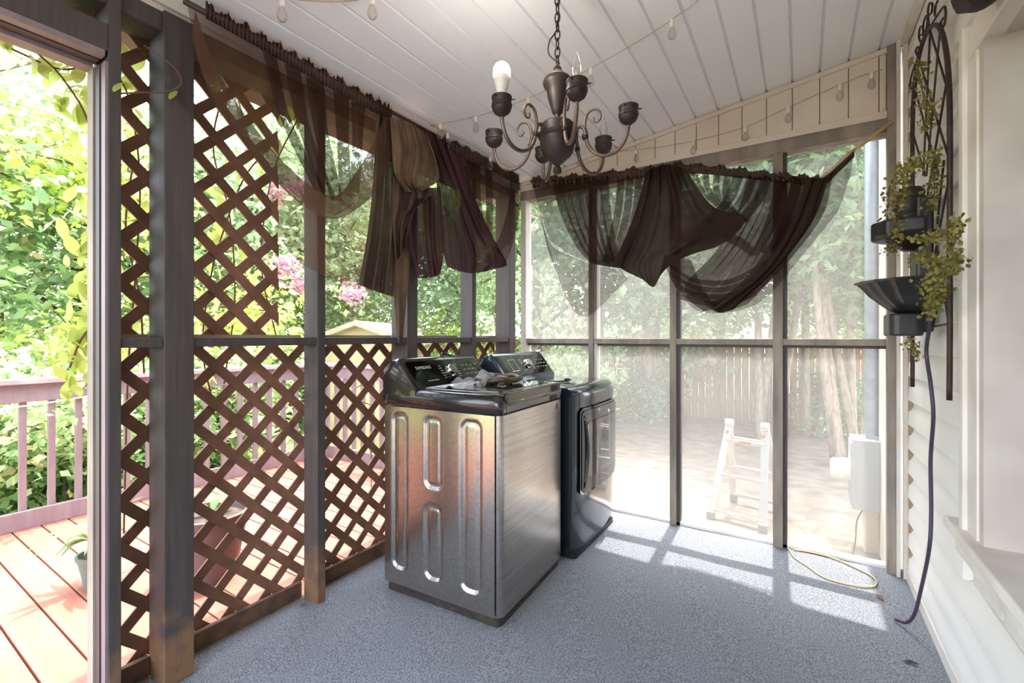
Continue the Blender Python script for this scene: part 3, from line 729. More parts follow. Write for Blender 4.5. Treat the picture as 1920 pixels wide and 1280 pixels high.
cC = crom([(-1.83, .70, ceil_z(-1.83)-.01), (-1.665, .98, ceil_z(-1.665)-.012), (-1.416, 1.19, ceil_z(-1.416)-.012), (-1.1, 1.2, ceil_z(-1.1)-.01), (-.7, .9, ceil_z(-.7)-.01)], 40)
wb(MB().tube(cC, .0022, 5), 'wire', 'cord_beige', sC, smooth=True)
for k in (10, 20, 31): sbulb(cC[k], sC)
# ================================================================ CURTAINS
def cloth(rows, plane, base, nfold, amp, Nu=60, Nv=40, ph=0.0, env=None, bulge=0.0):
    R = [crom(r, Nu) for r in rows]; P = []
    cols = [crom([R[i][j] for i in range(len(R))], Nv) for j in range(Nu)]
    for i in range(Nv):
        t = i/(Nv-1); row = []
        for j in range(Nu):
            s = j/(Nu-1); u, v = cols[j][i]
            e = env(s, t) if env else 1.0
            o = base+amp*e*(math.sin(2*math.pi*nfold*s+ph)+.45*math.sin(2*math.pi*nfold*2.3*s+1.3+ph+2*t))+bulge*math.sin(math.pi*s)*math.sin(math.pi*min(1, t*1.1))
            row.append(onx(u, v, plane+o) if plane < 0 else ony(u, v, plane-o))
        P.append(row)
    return MB().grid(P)
def ruffle(pts, plane, base, up, dn, parent, n=420, m='cloth_brown'):
    line = crom(pts, n); P = [[], [], [], [], []]
    for i, (u, v) in enumerate(line):
        z = .5+.5*math.sin(i*.55+2*math.sin(i*.13)); z2 = random.random()
        q = random.uniform(-1, 1)
        hs_ = up*(.45+.5*z*z2+.25*math.sin(i*.21))
        for k, (dv, off) in enumerate(((-hs_, .012*q), (-up*.35, .02*math.sin(i*.9)), (0, .016), (dn*.5, .016+.010*math.sin(i*.9+1)), (dn, .008*math.sin(i*.9)))):
            o = base+off; P[k].append(onx(u, v+dv, plane+o) if plane < 0 else ony(u, v+dv, plane-o))
    return wb(MB().grid(P), 'ruffled_heading', m, parent, smooth=True)
PL = -1.90
cl = empty('curtain', (-1.9, 1.9, 1.5)); tag(cl, 'brown sheer curtain swagged and bundled over the rod on the lattice side', 'curtain', 'brown sheer swagged curtains')
rl = MB().tube([onx(345, 2, PL+.02), onx(972, 337, PL+.02)], .011, 10).build('curtain_rod', 'rod_dark', smooth=True); tag(rl, 'dark curtain rod under the ceiling along the lattice wall', 'curtain rod', 'curtain rods')
def cpiece(nm, m, *a, **k): return wb(cloth(*a, **k), nm, m, cl, smooth=True)
cpiece('sheer_swag', 'sheer_brown', [[(350, 6), (420, 46), (500, 94), (580, 142), (660, 186), (735, 226)], [(362, 60), (430, 140), (510, 222), (590, 272), (665, 268), (733, 245)], [(374, 108), (425, 215), (520, 335), (620, 402), (690, 350), (735, 268)]], PL, .02, 9, .016, env=lambda s, t: .25+s)
cpiece('swag_band', 'cloth_band', [[(366, 20), (402, 120), (452, 205), (540, 312), (622, 368), (668, 322), (698, 270), (722, 218)], [(362, 50), (396, 140), (444, 218), (532, 330), (620, 390), (684, 345), (716, 290), (735, 226)], [(360, 70), (388, 160), (436, 234), (522, 345), (618, 410), (698, 368), (730, 310), (740, 240)]], PL, .05, 1.3, .010, Nu=70)
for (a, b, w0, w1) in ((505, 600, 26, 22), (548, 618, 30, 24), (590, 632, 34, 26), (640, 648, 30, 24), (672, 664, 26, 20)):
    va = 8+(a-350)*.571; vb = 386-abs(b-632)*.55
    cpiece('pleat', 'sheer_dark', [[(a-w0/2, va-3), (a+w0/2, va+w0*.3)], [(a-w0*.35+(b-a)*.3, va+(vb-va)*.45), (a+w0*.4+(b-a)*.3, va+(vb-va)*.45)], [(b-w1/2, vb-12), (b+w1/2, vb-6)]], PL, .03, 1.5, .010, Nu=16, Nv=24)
cpiece('sheer_hem', 'sheer_brown', [[(500, 300), (560, 378), (620, 402), (690, 352), (728, 300)], [(505, 365), (560, 430), (625, 462), (690, 455), (730, 430)], [(513, 428), (560, 490), (640, 530), (700, 546), (738, 556)]], PL, -.005, 3, .008)
cpiece('fabric_tail', 'cloth_brown', [[(706, 214), (722, 218), (738, 228)], [(700, 330), (722, 335), (745, 345)], [(690, 430), (716, 435), (743, 440)], [(672, 533), (702, 545), (737, 556)]], PL, .035, 2.6, .024, Nu=24)
cpiece('fabric_tail', 'cloth_dusty', [[(733, 400), (752, 405), (772, 410)], [(735, 480), (752, 500), (768, 500)], [(738, 550), (752, 560), (764, 545)], [(746, 640), (751, 645), (755, 640)]], PL, .015, 1, .01, Nu=16)
cpiece('fabric_flap', 'cloth_dusty', [[(731, 219), (765, 228), (800, 250)], [(735, 270), (778, 280), (818, 300)], [(740, 325), (772, 340), (824, 330)], [(762, 360), (790, 358), (818, 343)]], PL, .09, 2.2, .020, Nu=40, bulge=.03)
cpiece('fabric_flap', 'cloth_brown', [[(737, 330), (770, 345), (812, 352)], [(736, 385), (765, 388), (800, 372)], [(736, 425), (752, 415), (775, 400)], [(742, 495), (750, 480), (760, 460)]], PL, .07, 2.2, .02, Nu=26)
cpiece('fabric_tail', 'cloth_plum', [[(758, 370), (785, 372), (815, 365)], [(760, 430), (788, 435), (816, 430)], [(772, 480), (795, 485), (820, 485)], [(783, 521), (805, 521), (826, 513)]], PL, .055, 2.4, .022, Nu=26)
cpiece('fabric_tail', 'cloth_brown', [[(790, 350), (812, 352), (826, 350)], [(795, 420), (812, 425), (830, 420)], [(800, 470), (818, 480), (832, 475)], [(806, 512), (818, 518), (826, 512)]], PL, .04, 1.2, .012, Nu=20)
cpiece('fabric_drape', 'cloth_plum', [[(772, 230), (803, 245), (838, 265)], [(812, 320), (838, 330), (864, 342)], [(826, 400), (862, 412), (898, 425)], [(830, 465), (880, 478), (930, 482)], [(838, 500), (880, 512), (915, 508)]], PL, .055, 3.2, .022, Nu=50, bulge=.03)
cpiece('fabric_drape', 'cloth_plum', [[(836, 262), (850, 275), (864, 290)], [(862, 340), (874, 350), (888, 365)], [(896, 420), (908, 428), (922, 440)], [(925, 478), (938, 484), (950, 492)], [(905, 508), (920, 506), (944, 500)]], PL, .03, 1.2, .010, Nu=22)
cpiece('fabric_drape', 'sheer_dark', [[(956, 330), (966, 335), (975, 342)], [(955, 375), (966, 385), (976, 392)], [(936, 445), (948, 455), (962, 455)], [(905, 490), (925, 498), (945, 502)]], PL, .02, 1, .006, Nu=16)
cpiece('sheer_swag', 'sheer_brown', [[(835, 272), (872, 292), (905, 307), (940, 322), (973, 338)], [(852, 350), (882, 372), (910, 385), (940, 398), (972, 402)], [(885, 440), (903, 455), (920, 465), (940, 468), (960, 450)]], PL, 0, 8, .012)
for a, b in ((880, 898), (893, 906), (915, 918)):
    cpiece('pleat', 'sheer_dark', [[(a-7, 290+(a-880)*.5), (a+8, 298+(a-880)*.5)], [(a-4, 370), (a+9, 372)], [(b-6, 440), (b+6, 445)]], PL, .012, 1, .008, Nu=12, Nv=20)
ruffle([(385, 18), (500, 82), (600, 139), (700, 194), (735, 213)], PL, .025, 20, 16, cl)
ruffle([(832, 264), (880, 287), (930, 311), (973, 333)], PL, .025, 16, 14, cl, n=220)
# far-wall curtain
PF = 3.14
cr = empty('curtain', (-.7, 3.12, 1.5)); tag(cr, 'dark brown sheer curtain swagged across the screened end wall', 'curtain', 'brown sheer swagged curtains')
rr_ = MB().tube([ony(995, 340, PF-.02), ony(1120, 331, PF-.02), ony(1300, 322, PF-.02), ony(1545, 338, PF-.02)], .010, 10).build('curtain_rod', 'rod_dark', smooth=True); tag(rr_, 'dark sagging curtain rod along the screened end wall', 'curtain rod', 'curtain rods')
stk = MB().tube([ony(1540, 336, PF-.02), ony(1590, 290, PF-.02), ony(1672, 229, 3.17)], .011, 8).build('bamboo_stick', 'bamboo_stick', smooth=True); tag(stk, 'pale wooden stick holding the curtain end up to the corner post', 'stick')
def rpiece(nm, m, *a, **k): return wb(cloth(*a, **k), nm, m, cr, smooth=True)
rpiece('sheer_swag', 'sheer_black', [[(998, 342), (1050, 338), (1110, 332), (1200, 325), (1255, 314)], [(1014, 400), (1062, 425), (1115, 440), (1170, 440), (1225, 400)], [(1030, 450), (1072, 478), (1120, 496), (1165, 502), (1205, 485)]], PF, .015, 9, .014)
rpiece('sheer_hem', 'sheer_black', [[(1000, 345), (1030, 452), (1072, 480), (1120, 497), (1165, 505)], [(1006, 372), (1032, 480), (1068, 530), (1110, 545), (1170, 515)], [(1012, 400), (1038, 490), (1064, 562), (1102, 592), (1178, 522)]], PF, -.005, 2, .006)
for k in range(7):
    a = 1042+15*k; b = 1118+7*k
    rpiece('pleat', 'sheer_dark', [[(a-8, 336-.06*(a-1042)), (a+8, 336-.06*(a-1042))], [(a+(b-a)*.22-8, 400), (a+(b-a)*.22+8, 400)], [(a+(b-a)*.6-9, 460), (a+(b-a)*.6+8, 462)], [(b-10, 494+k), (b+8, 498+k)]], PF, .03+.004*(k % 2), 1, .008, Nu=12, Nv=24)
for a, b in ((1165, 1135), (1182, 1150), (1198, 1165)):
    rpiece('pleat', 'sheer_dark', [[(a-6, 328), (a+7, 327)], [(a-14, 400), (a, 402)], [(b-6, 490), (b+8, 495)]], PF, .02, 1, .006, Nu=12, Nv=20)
rpiece('fabric_flap', 'cloth_deep', [[(1212, 320), (1232, 312), (1252, 308), (1285, 316)], [(1190, 400), (1225, 400), (1270, 390), (1335, 385)], [(1168, 455), (1205, 465), (1270, 455), (1396, 412)], [(1152, 492), (1190, 500), (1236, 484), (1345, 462)], [(1172, 508), (1205, 524), (1228, 536), (1246, 480)]], PF, .075, 3.4, .026, Nu=70, bulge=.04)
rpiece('sheer_swag', 'sheer_black', [[(1262, 312), (1340, 318), (1420, 326), (1500, 334), (1545, 335), (1602, 285)], [(1300, 390), (1360, 415), (1425, 435), (1485, 432), (1535, 405), (1592, 335)], [(1250, 482), (1282, 560), (1332, 587), (1425, 566), (1505, 478), (1572, 395)]], PF, .015, 14, .014, Nu=90)
for a, b, w0 in ((1335, 1372, 20), (1362, 1392, 20), (1390, 1412, 22), (1418, 1432, 22), (1446, 1452, 22)):
    rpiece('pleat', 'sheer_dark', [[(a+40, 328), (a+60, 330)], [(a+20, 375), (a+38, 380)], [(a-25, 420), (a-8, 430)], [(a-80, 450), (a-62, 462)]] if a < 1400 else [[(a+40, 330), (a+62, 332)], [(a+22, 400), (a+42, 405)], [(a-5, 470), (a+15, 475)]], PF, .03, 1, .007, Nu=12, Nv=22)
rpiece('swag_band', 'sheer_dark', [[(1488, 332), (1528, 337), (1562, 322)], [(1455, 430), (1495, 428), (1545, 398)], [(1395, 525), (1440, 512), (1490, 476)], [(1322, 574), (1352, 586), (1402, 570)]], PF, .045, 3, .014, Nu=36)
rpiece('swag_band', 'cloth_deep', [[(1512, 336), (1535, 338), (1556, 328)], [(1478, 430), (1500, 430), (1525, 412)], [(1420, 515), (1440, 514), (1462, 496)], [(1335, 578), (1350, 586), (1375, 580)]], PF, .06, 2, .012, Nu=28)
rpiece('swag_band', 'sheer_dark', [[(1244, 478), (1268, 480), (1296, 488)], [(1256, 520), (1282, 522), (1312, 528)], [(1286, 558), (1308, 552), (1332, 560)], [(1320, 584), (1338, 580), (1356, 578)]], PF, .04, 2, .012, Nu=26)
rpiece('pleat', 'sheer_dark', [[(1330, 440), (1345, 425)], [(1380, 462), (1395, 448)], [(1408, 480), (1425, 478)]], PF, .05, 1, .005, Nu=10, Nv=16)
def spleat(pts, w=9, m='sheer_dark', base=.035):
    rows = [[(u-w, v), (u+w, v+1)] for u, v in pts]; rpiece('pleat', m, rows, PF, base, 1, .008, Nu=10, Nv=30)
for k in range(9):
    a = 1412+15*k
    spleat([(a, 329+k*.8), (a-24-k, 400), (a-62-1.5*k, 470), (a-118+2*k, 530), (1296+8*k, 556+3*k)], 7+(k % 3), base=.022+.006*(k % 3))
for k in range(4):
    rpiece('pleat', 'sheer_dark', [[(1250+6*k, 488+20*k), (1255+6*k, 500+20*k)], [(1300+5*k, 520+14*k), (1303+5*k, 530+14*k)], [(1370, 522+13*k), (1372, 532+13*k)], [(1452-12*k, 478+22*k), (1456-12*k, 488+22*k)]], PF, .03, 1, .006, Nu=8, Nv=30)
for k in range(4):
    spleat([(1300+22*k, 318+2*k), (1312+16*k, 350+4*k), (1345+8*k, 385), (1390+4*k, 415)], 6, base=.02)
ruffle([(998, 341), (1110, 331), (1230, 318), (1262, 313)], PF, .015, 12, 12, cr, n=300)
ruffle([(1262, 312), (1340, 318), (1420, 327), (1500, 335), (1545, 336), (1570, 315), (1602, 284)], PF, .015, 13, 10, cr, n=360)
# ================================================================ TRELLIS, FOUNTAIN, VINE, CABLE ON THE HOUSE WALL
TX = .445
tr = empty('garden_trellis', (TX, 2.54, 1.05)); tag(tr, 'arched rusty iron trellis hung on the white siding', 'trellis')
def T3(u, v): return onx(u, v, TX)
L0, R0 = 2.862, 2.225
top = [T3(1711, 725)]+[T3(1711, v) for v in (640, 500, 350, 240)]+[T3(1714, 170), T3(1722, 110), T3(1733, 72), T3(1745, 52), T3(1756, 47), T3(1766, 60), T3(1774, 95), T3(1779, 150), T3(1781, 220)]+[T3(1781, v) for v in (350, 500, 640)]+[T3(1780, 750)]
wb(MB().tube(crom(top, 70), .0085, 8), 'arch_frame', 'rust_iron', tr, smooth=True)
for a, b in (((1744, 58), (1731, 330)), ((1762, 60), (1737, 330)), ((1744, 58), (1776, 165)), ((1722, 108), (1780, 300)), ((1715, 165), (1760, 330)), ((1779, 130), (1730, 420)), ((1780, 330), (1745, 520)), ((1712, 250), (1735, 330)), ((1781, 470), (1750, 610)), ((1752, 430), (1778, 600)), ((1770, 300), (1757, 420))):
    wb(MB().tube([T3(*a), T3(*b)], .0038, 6), 'bar', 'rust_iron', tr)
for pts in (((1743, 56), (1741, 40), (1740, 20), (1743, 6), (1748, 8), (1747, 22), (1743, 28)), ((1743, 52), (1758, 28), (1769, 13), (1773, 18), (1772, 40), (1767, 52), (1764, 42), (1769, 34)), ((1757, 30), (1753, 28), (1754, 12), (1758, 2)), ((1732, 72), (1731, 48), (1736, 30), (1739, 36), (1737, 54), (1732, 66)), ((1728, 82), (1723, 70), (1725, 52), (1730, 50), (1731, 62), (1726, 66)), ((1720, 104), (1717, 96), (1720, 88), (1723, 92), (1721, 98)), ((1713, 170), (1706, 160), (1711, 135), (1716, 120))):
    wb(MB().tube(crom([T3(*p) for p in pts], 24), .004, 6), 'scroll', 'rust_iron', tr, smooth=True)
wb(MB().tube([T3(1711, 620), T3(1781, 606)], .004, 6), 'bar', 'rust_iron', tr)
# wall fountain
FY = 2.52
ft = empty('wall_fountain', (.40, FY, 1.3)); tag(ft, 'black plastic wall fountain with fluted bowl and upper spill basin', 'fountain')
def flute(i, t): return 1-.09*abs(math.sin(t*9))*(1 if 1 < i < 8 else .2)
def half(prof, name, parent, cx, cy, n=40, sx=1.0, fl_=None, m='fountain_plastic'):
    """half-round basin standing out from the wall towards -X"""
    mb = MB(); k = len(prof)
    for i, (r, z) in enumerate(prof):
        for j in range(n+1):
            t = math.pi/2+math.pi*j/n; rr = r*(fl_(i, t) if fl_ else 1); mb.v.append((cx+rr*math.cos(t)*sx, cy+rr*math.sin(t), z))
    for i in range(k-1):
        for j in range(n): mb.f.append((i*(n+1)+j, i*(n+1)+j+1, (i+1)*(n+1)+j+1, (i+1)*(n+1)+j))
    for i in range(k-1): mb.f.append((i*(n+1), (i+1)*(n+1), (i+1)*(n+1)+n, i*(n+1)+n))
    return wb(mb, name, m, parent, smooth='auto')
half([(.02, 1.375), (.07, 1.378), (.10, 1.392), (.13, 1.42), (.165, 1.455), (.188, 1.488), (.205, 1.508), (.215, 1.510), (.215, 1.518), (.195, 1.516), (.17, 1.49), (.10, 1.44), (.0, 1.43)], 'bowl', ft, .425, FY, fl_=flute, sx=1.05)
wb(MB().prism(rrect(-.055, .055, -.10, .10, .03), 1.285, 1.378, Matrix.Translation((.365, FY, 0))), 'pump_housing', 'fountain_plastic', ft, bevel=.008)
wb(MB().box((.40, FY-.06, 1.30), (.455, FY+.06, 1.86)), 'backplate', 'fountain_plastic', ft, bevel=.01)
half([(.0, 1.635), (.05, 1.645), (.09, 1.68), (.125, 1.705), (.128, 1.713), (.11, 1.712), (.06, 1.69), (0, 1.685)], 'spill_basin', ft, .42, FY-.01, sx=1.2)
wb(MB().prism([(.30, -.075), (.43, -.085), (.43, .085), (.30, .075), (.255, 0)], 1.69, 1.775, Matrix.Translation((0, FY, 0))), 'spout_block', 'fountain_plastic', ft, bevel=.012)
wb(MB().lathe([(.0, 1.77), (.05, 1.77), (.056, 1.79), (.045, 1.81), (.052, 1.83), (.058, 1.85), (.05, 1.865), (.054, 1.885), (.045, 1.905), (0, 1.91)], (.385, FY, 0), 18), 'finial', 'fountain_plastic', ft, smooth='auto')
# faux vine
def leaf_cluster(path, nl, size, rad, seed, mname, parent, name='foliage', kind=None, shape=1.0):
    rg = random.Random(seed); m = MB()
    for _ in range(nl):
        p = Vector(path[rg.randrange(len(path))])+Vector((rg.gauss(0, rad), rg.gauss(0, rad), rg.gauss(0, rad)))
        a = Vector((rg.gauss(0, 1), rg.gauss(0, 1), rg.gauss(0, .7))).normalized(); b = a.orthogonal().normalized(); b = Matrix.Rotation(rg.uniform(0, 6.28), 3, a) @ b; c = a.cross(b)
        s = size*rg.uniform(.6, 1.2)
        m.add([p-b*s*.5, p+c*s*.42*shape+a*s*.08, p+b*s*.5, p-c*s*.42*shape+a*s*.08], [(0, 1, 2), (0, 2, 3)])
    return wb(m, name, mname, parent, kind=kind)
fv = empty('artificial_vine', (.40, 2.55, 1.5)); tag(fv, 'trailing artificial vine with tiny olive leaves draped over the fountain and trellis', 'vine')
paths = [[(1722, 60+60), (1725, 150), (1735, 190), (1750, 205), (1742, 225), (1738, 240)], [(1745, 290), (1755, 300), (1750, 330), (1752, 360), (1745, 390)], [(1715, 305), (1700, 310), (1680, 325), (1670, 350), (1664, 390), (1662, 430), (1668, 465), (1675, 470)], [(1720, 300), (1700, 330), (1692, 360), (1685, 390), (1680, 430), (1690, 450)], [(1725, 450), (1745, 445), (1770, 440), (1790, 415), (1792, 440), (1785, 480), (1795, 490), (1788, 510)], [(1715, 490), (1730, 480), (1750, 500), (1735, 530), (1750, 545), (1740, 560), (1755, 570), (1735, 585)], [(1700, 640), (1712, 645), (1718, 660), (1722, 670)], [(1742, 480), (1760, 520), (1765, 545), (1755, 560)]]
for k, pp in enumerate(paths):
    X_ = TX-.03-(.10 if k in (2, 3) else .06 if k in (4, 5, 7) else 0)
    c = crom([onx(u, v, X_) for u, v in pp], 40)
    wb(MB().tube(c, .0018, 5), 'stem', 'vine_stem', fv)
    leaf_cluster([Vector(q) for q in c], 230 if k not in (6,) else 70, .017, .013, 20+k, 'leaf_faux', fv)
# cable hanging from the fountain
cp = [onx(1747, 560, .42), onx(1743, 610, .425), onx(1737, 660, .43), onx(1745, 720, .435), onx(1750, 780, .44), onx(1745, 860, .44), onx(1746, 960, .44), onx(1742, 1030, .43)]+[Vector((.425, 2.53, .22)), Vector((.41, 2.56, .10)), Vector((.39, 2.60, .035)), Vector((.36, 2.655, .008))]
cb = MB().tube(crom(cp, 80), .0068, 8).build('hanging_cable', 'cable_purple', smooth=True); tag(cb, 'dark purple cable hanging from the fountain down to the carpet', 'cable')
# wall lamp bottom, top right
wlmp = empty('wall_lamp', (.42, 1.93, 2.30)); tag(wlmp, 'bronze lantern-style wall lamp above the window casing', 'lamp')
q = onx(1835, 2, .40)
wb(MB().lathe([(0, q.z-.02), (.02, q.z-.018), (.05, q.z+.0), (.055, q.z+.02), (.05, q.z+.05), (.055, q.z+.16), (.03, q.z+.20), (0, q.z+.22)], (q.x-.0, q.y, 0), 8), 'lantern', 'bronze', wlmp)
wb(MB().bar((q.x, q.y, q.z+.10), (.47, q.y, q.z+.10), .03, .03), 'bracket', 'bronze', wlmp, bevel=.004)
# extension cord loop, debris
pts = [onz(u, v, .006) for u, v in ((1478, 1028), (1490, 1045), (1515, 1062), (1545, 1082), (1590, 1095), (1630, 1100), (1643, 1094), (1635, 1080), (1600, 1062), (1560, 1045), (1520, 1035), (1488, 1030))]
ec = MB().tube(crom(pts, 80), .0045, 6).build('extension_cord', 'cord_beige', smooth=True); tag(ec, 'thin beige cord looped on the carpet by the end wall', 'cord')
dl = None
for k, (u, v, s, m_) in enumerate(((1708, 1243, .03, 'soil'), (568, 1134, .022, 'dry_leaf'), (1672, 1068, .04, 'cord_beige'), (1650, 1120, .03, 'dry_leaf'))):
    p = onz(u, v, .004); mb = MB(); a = random.uniform(0, 3)
    d1 = Vector((math.cos(a), math.sin(a), 0))*s; d2 = Vector((-math.sin(a), math.cos(a), 0))*s*.4
    mb.add([p-d1, p+d2+Vector((0, 0, .006)), p+d1+Vector((0, 0, .003)), p-d2+Vector((0, 0, .008))], [(0, 1, 2), (0, 2, 3)])
    o = mb.build('dry_leaf', m_); tag(o, ['dark curled dead leaf on the carpet near the house wall', 'small brown leaf scrap at the foot of the narrow stud', 'pale leaf scrap in the corner beside the end wall', 'faint brown leaf scrap on the carpet by the sunlit strip'][k], 'leaf', 'dead leaves on the carpet')
# ================================================================ OUTSIDE
# ---- deck railing
rg = empty('deck_railing', (-4.55, 1.0, -.05)); tag(rg, 'mauve painted deck railing with square balusters around the deck', 'railing')
RX, RY = -4.55, 3.20

mat('rail_cap', '#a89f9d', .6, col2='#8f8583', scale=6)
wb(MB().box((RX-.06, -1.9, .955), (RX+.06, RY+.06, .993)), 'cap_rail', 'rail_cap', rg, bevel=.006)
wb(MB().box((RX-.06, RY-.06, .9545), (-2.2, RY+.06, .9925)), 'cap_rail', 'rail_cap', rg, bevel=.006)
for z0, z1 in ((.83, .955), (-.05, .075)):
    wb(MB().box((RX-.02, -1.9, z0), (RX+.02, RY, z1)), 'rail_board', 'mauve_paint', rg, bevel=.004)
    wb(MB().box((RX+.02, RY-.02, z0), (-2.2, RY+.02, z1)), 'rail_board', 'mauve_paint', rg, bevel=.004)
bal = MB().box((-.019, -.019, .06), (.019, .019, .86)).build('baluster', 'mauve_paint', None, bevel=.003)
spots = [(RX-.03, .842+.1455*k) for k in range(-18, 16)]+[(RX+.18+.1455*k, RY+.03) for k in range(0, 15)]
for i, (x, y) in enumerate(spots):
    o = bal if i == 0 else dup(bal); o.location = (x, y, 0); world_parent(o, rg)
for x, y in ((RX-.0, RY), (RX, -.9), (-2.25, RY)):
    wb(MB().box((x-.045, y-.045, -.3), (x+.045, y+.045, .954)), 'post', 'mauve_paint', rg, bevel=.004)
# clothes line tied along the railing
ln = MB().tube(crom([onx(-60, 772, RX+.10), onx(0, 766, RX+.10), onx(70, 758, RX+.10), onx(170, 742, RX+.10)], 30), .005, 6).build('white_cord', 'bulb_white', smooth=True); tag(ln, 'white cord strung along the deck railing', 'cord')
# ---- pots
def pot(name, label, x, y, r, h, m, leafm, nl, seed, ls):
    e = empty(name, (x, y, -.05)); tag(e, label, 'plant pot')
    wb(MB().lathe([(r*.68, -.05), (r*.74, -.05+h*.3), (r*.93, -.05+h*.86), (r*1.0, -.05+h*.88), (r*1.02, -.05+h), (r*.9, -.05+h), (r*.86, -.05+h*.9), (0, -.05+h*.9)], (x, y, 0), 24), 'pot', m, e, smooth='auto')
    wb(MB().lathe([(r*.86, -.05+h*.905), (r*.4, -.05+h*.93), (0, -.05+h*.94)], (x, y, 0), 16), 'soil', 'soil', e)
    g = random.Random(seed)
    for k in range(nl):
        a = g.uniform(0, 6.28); l = g.uniform(.7, 1.3)*ls; d = Vector((math.cos(a), math.sin(a), 0)); b = Vector((x, y, -.05+h*.93))
        p = crom([b, b+d*l*.3+Vector((0, 0, l*.6)), b+d*l*.75+Vector((0, 0, l*.7)), b+d*l*1.1+Vector((0, 0, l*.45))], 8); s = d.cross(Vector((0, 0, 1)))
        m_ = MB(); W = [.1, .5, .9, 1, .9, .7, .4, .02]
        m_.grid([[Vector(p[i])-s*W[i]*.022, Vector(p[i])+Vector((0, 0, -.006)), Vector(p[i])+s*W[i]*.022] for i in range(8)])
        wb(m_, 'leaf', leafm, e, smooth=True)
q = onz(405, 1092, -.05)
pot('flower_pot', 'large mauve plastic pot of soil behind the lattice', q.x-.10, q.y+.02, .19, .36, 'pot_mauve', 'leaf_mid', 5, 3, .12)
q = onz(180, 1120, -.05)
pot('flower_pot', 'small green pot with a leafy plant on the deck by the door jamb', q.x-.16, q.y+.06, .10, .17, 'pot_green', 'leaf_mid', 16, 5, .20)
# ---- wire hoops
for k, (dx, dy, hh) in enumerate(((0, 0, 1.05), (.25, .1, .98), (.45, -.05, 1.1), (.12, .25, .9))):
    lbk = ['curly wire stake furthest from the lattice on the deck', 'curly wire stake second nearest to the lattice', 'tallest curly wire stake, nearest to the lattice', 'shortest curly wire stake beside the far deck railing'][k]
    b = Vector((-3.0+dx, 2.55+dy, -.05)); pts = [b, b+Vector((0, 0, hh*.6))]+[b+Vector((.09*math.sin(t*.7)*1.0, .09*math.cos(t*.7)-.09, hh*.6+.10+.09*t*.30)) for t in range(1, 10)]
    wh = MB().tube(crom(pts, 40), .004, 5).build('garden_stake', 'rust_iron', smooth=True); tag(wh, lbk, 'garden stake', 'wire stakes behind the lattice')
# ---- house corner outside: conduit, meter, pipe
cd_ = MB().tube([(.458, 4.45, .50), (.458, 4.45, 2.90)], .042, 14).build('conduit_pipe', 'galvanised', smooth='auto'); tag(cd_, 'galvanised conduit pipe rising from the meter box', 'pipe')
mt = empty('meter_box', (.46, 4.44, .0)); tag(mt, 'grey electric meter box on the house wall outside the screen', 'meter box')
wb(MB().box((.33, 4.32, -.03), (.50, 4.58, .50)), 'housing', 'meter_grey', mt, bevel=.006)
wb(MB().box((.322, 4.33, .0), (.332, 4.57, .47)), 'cover', 'meter_grey', mt, bevel=.004)
mm = MB().lathe([(.085, 0), (.085, .05), (.08, .055), (.078, .11), (.06, .125), (0, .125)], (0, 0, 0), 24); mm.v = [(.325-z, 4.45+x, .24+y) for x, y, z in mm.v]
wb(mm, 'meter_dial', 'bulb_white', mt, smooth='auto')
wb(MB().box((.42, 4.41, .50), (.50, 4.49, .53)), 'hub', 'galvanised', mt)
pp = MB().box((.41, 4.38, -.42), (.50, 4.50, -.03)).build('pipe_cover', 'beige_pvc', bevel=.01); tag(pp, 'beige plastic pipe cover below the meter box', 'pipe')
gw = MB().tube(crom([(.40, 4.36, -.03), (.36, 4.33, -.12), (.35, 4.30, -.25), (.33, 4.26, -.36)], 20), .005, 6).build('ground_wire', 'cord_black', smooth=True); tag(gw, 'thin dark ground wire hanging under the meter box', 'wire')
q = ony(998, 428, 3.45); fc = MB().lathe([(0, -.045), (.022, -.045), (.024, -.03), (.024, .04), (.018, .045), (0, .045)], q, 14, Euler((0, math.radians(75), math.radians(20))).to_matrix()).build('spot_lamp', 'bulb_white', smooth='auto')
fc.data.transform(Matrix.Identity(4)); tag(fc, 'small white cylinder lamp mounted outside the far left corner', 'lamp')
MB().tube([q+Vector((-.02, 0, .02)), (-1.93, 3.45, q.z+.08), (-1.93, 3.28, q.z+.08)], .006, 6).build('bracket', 'bulb_white', fc)
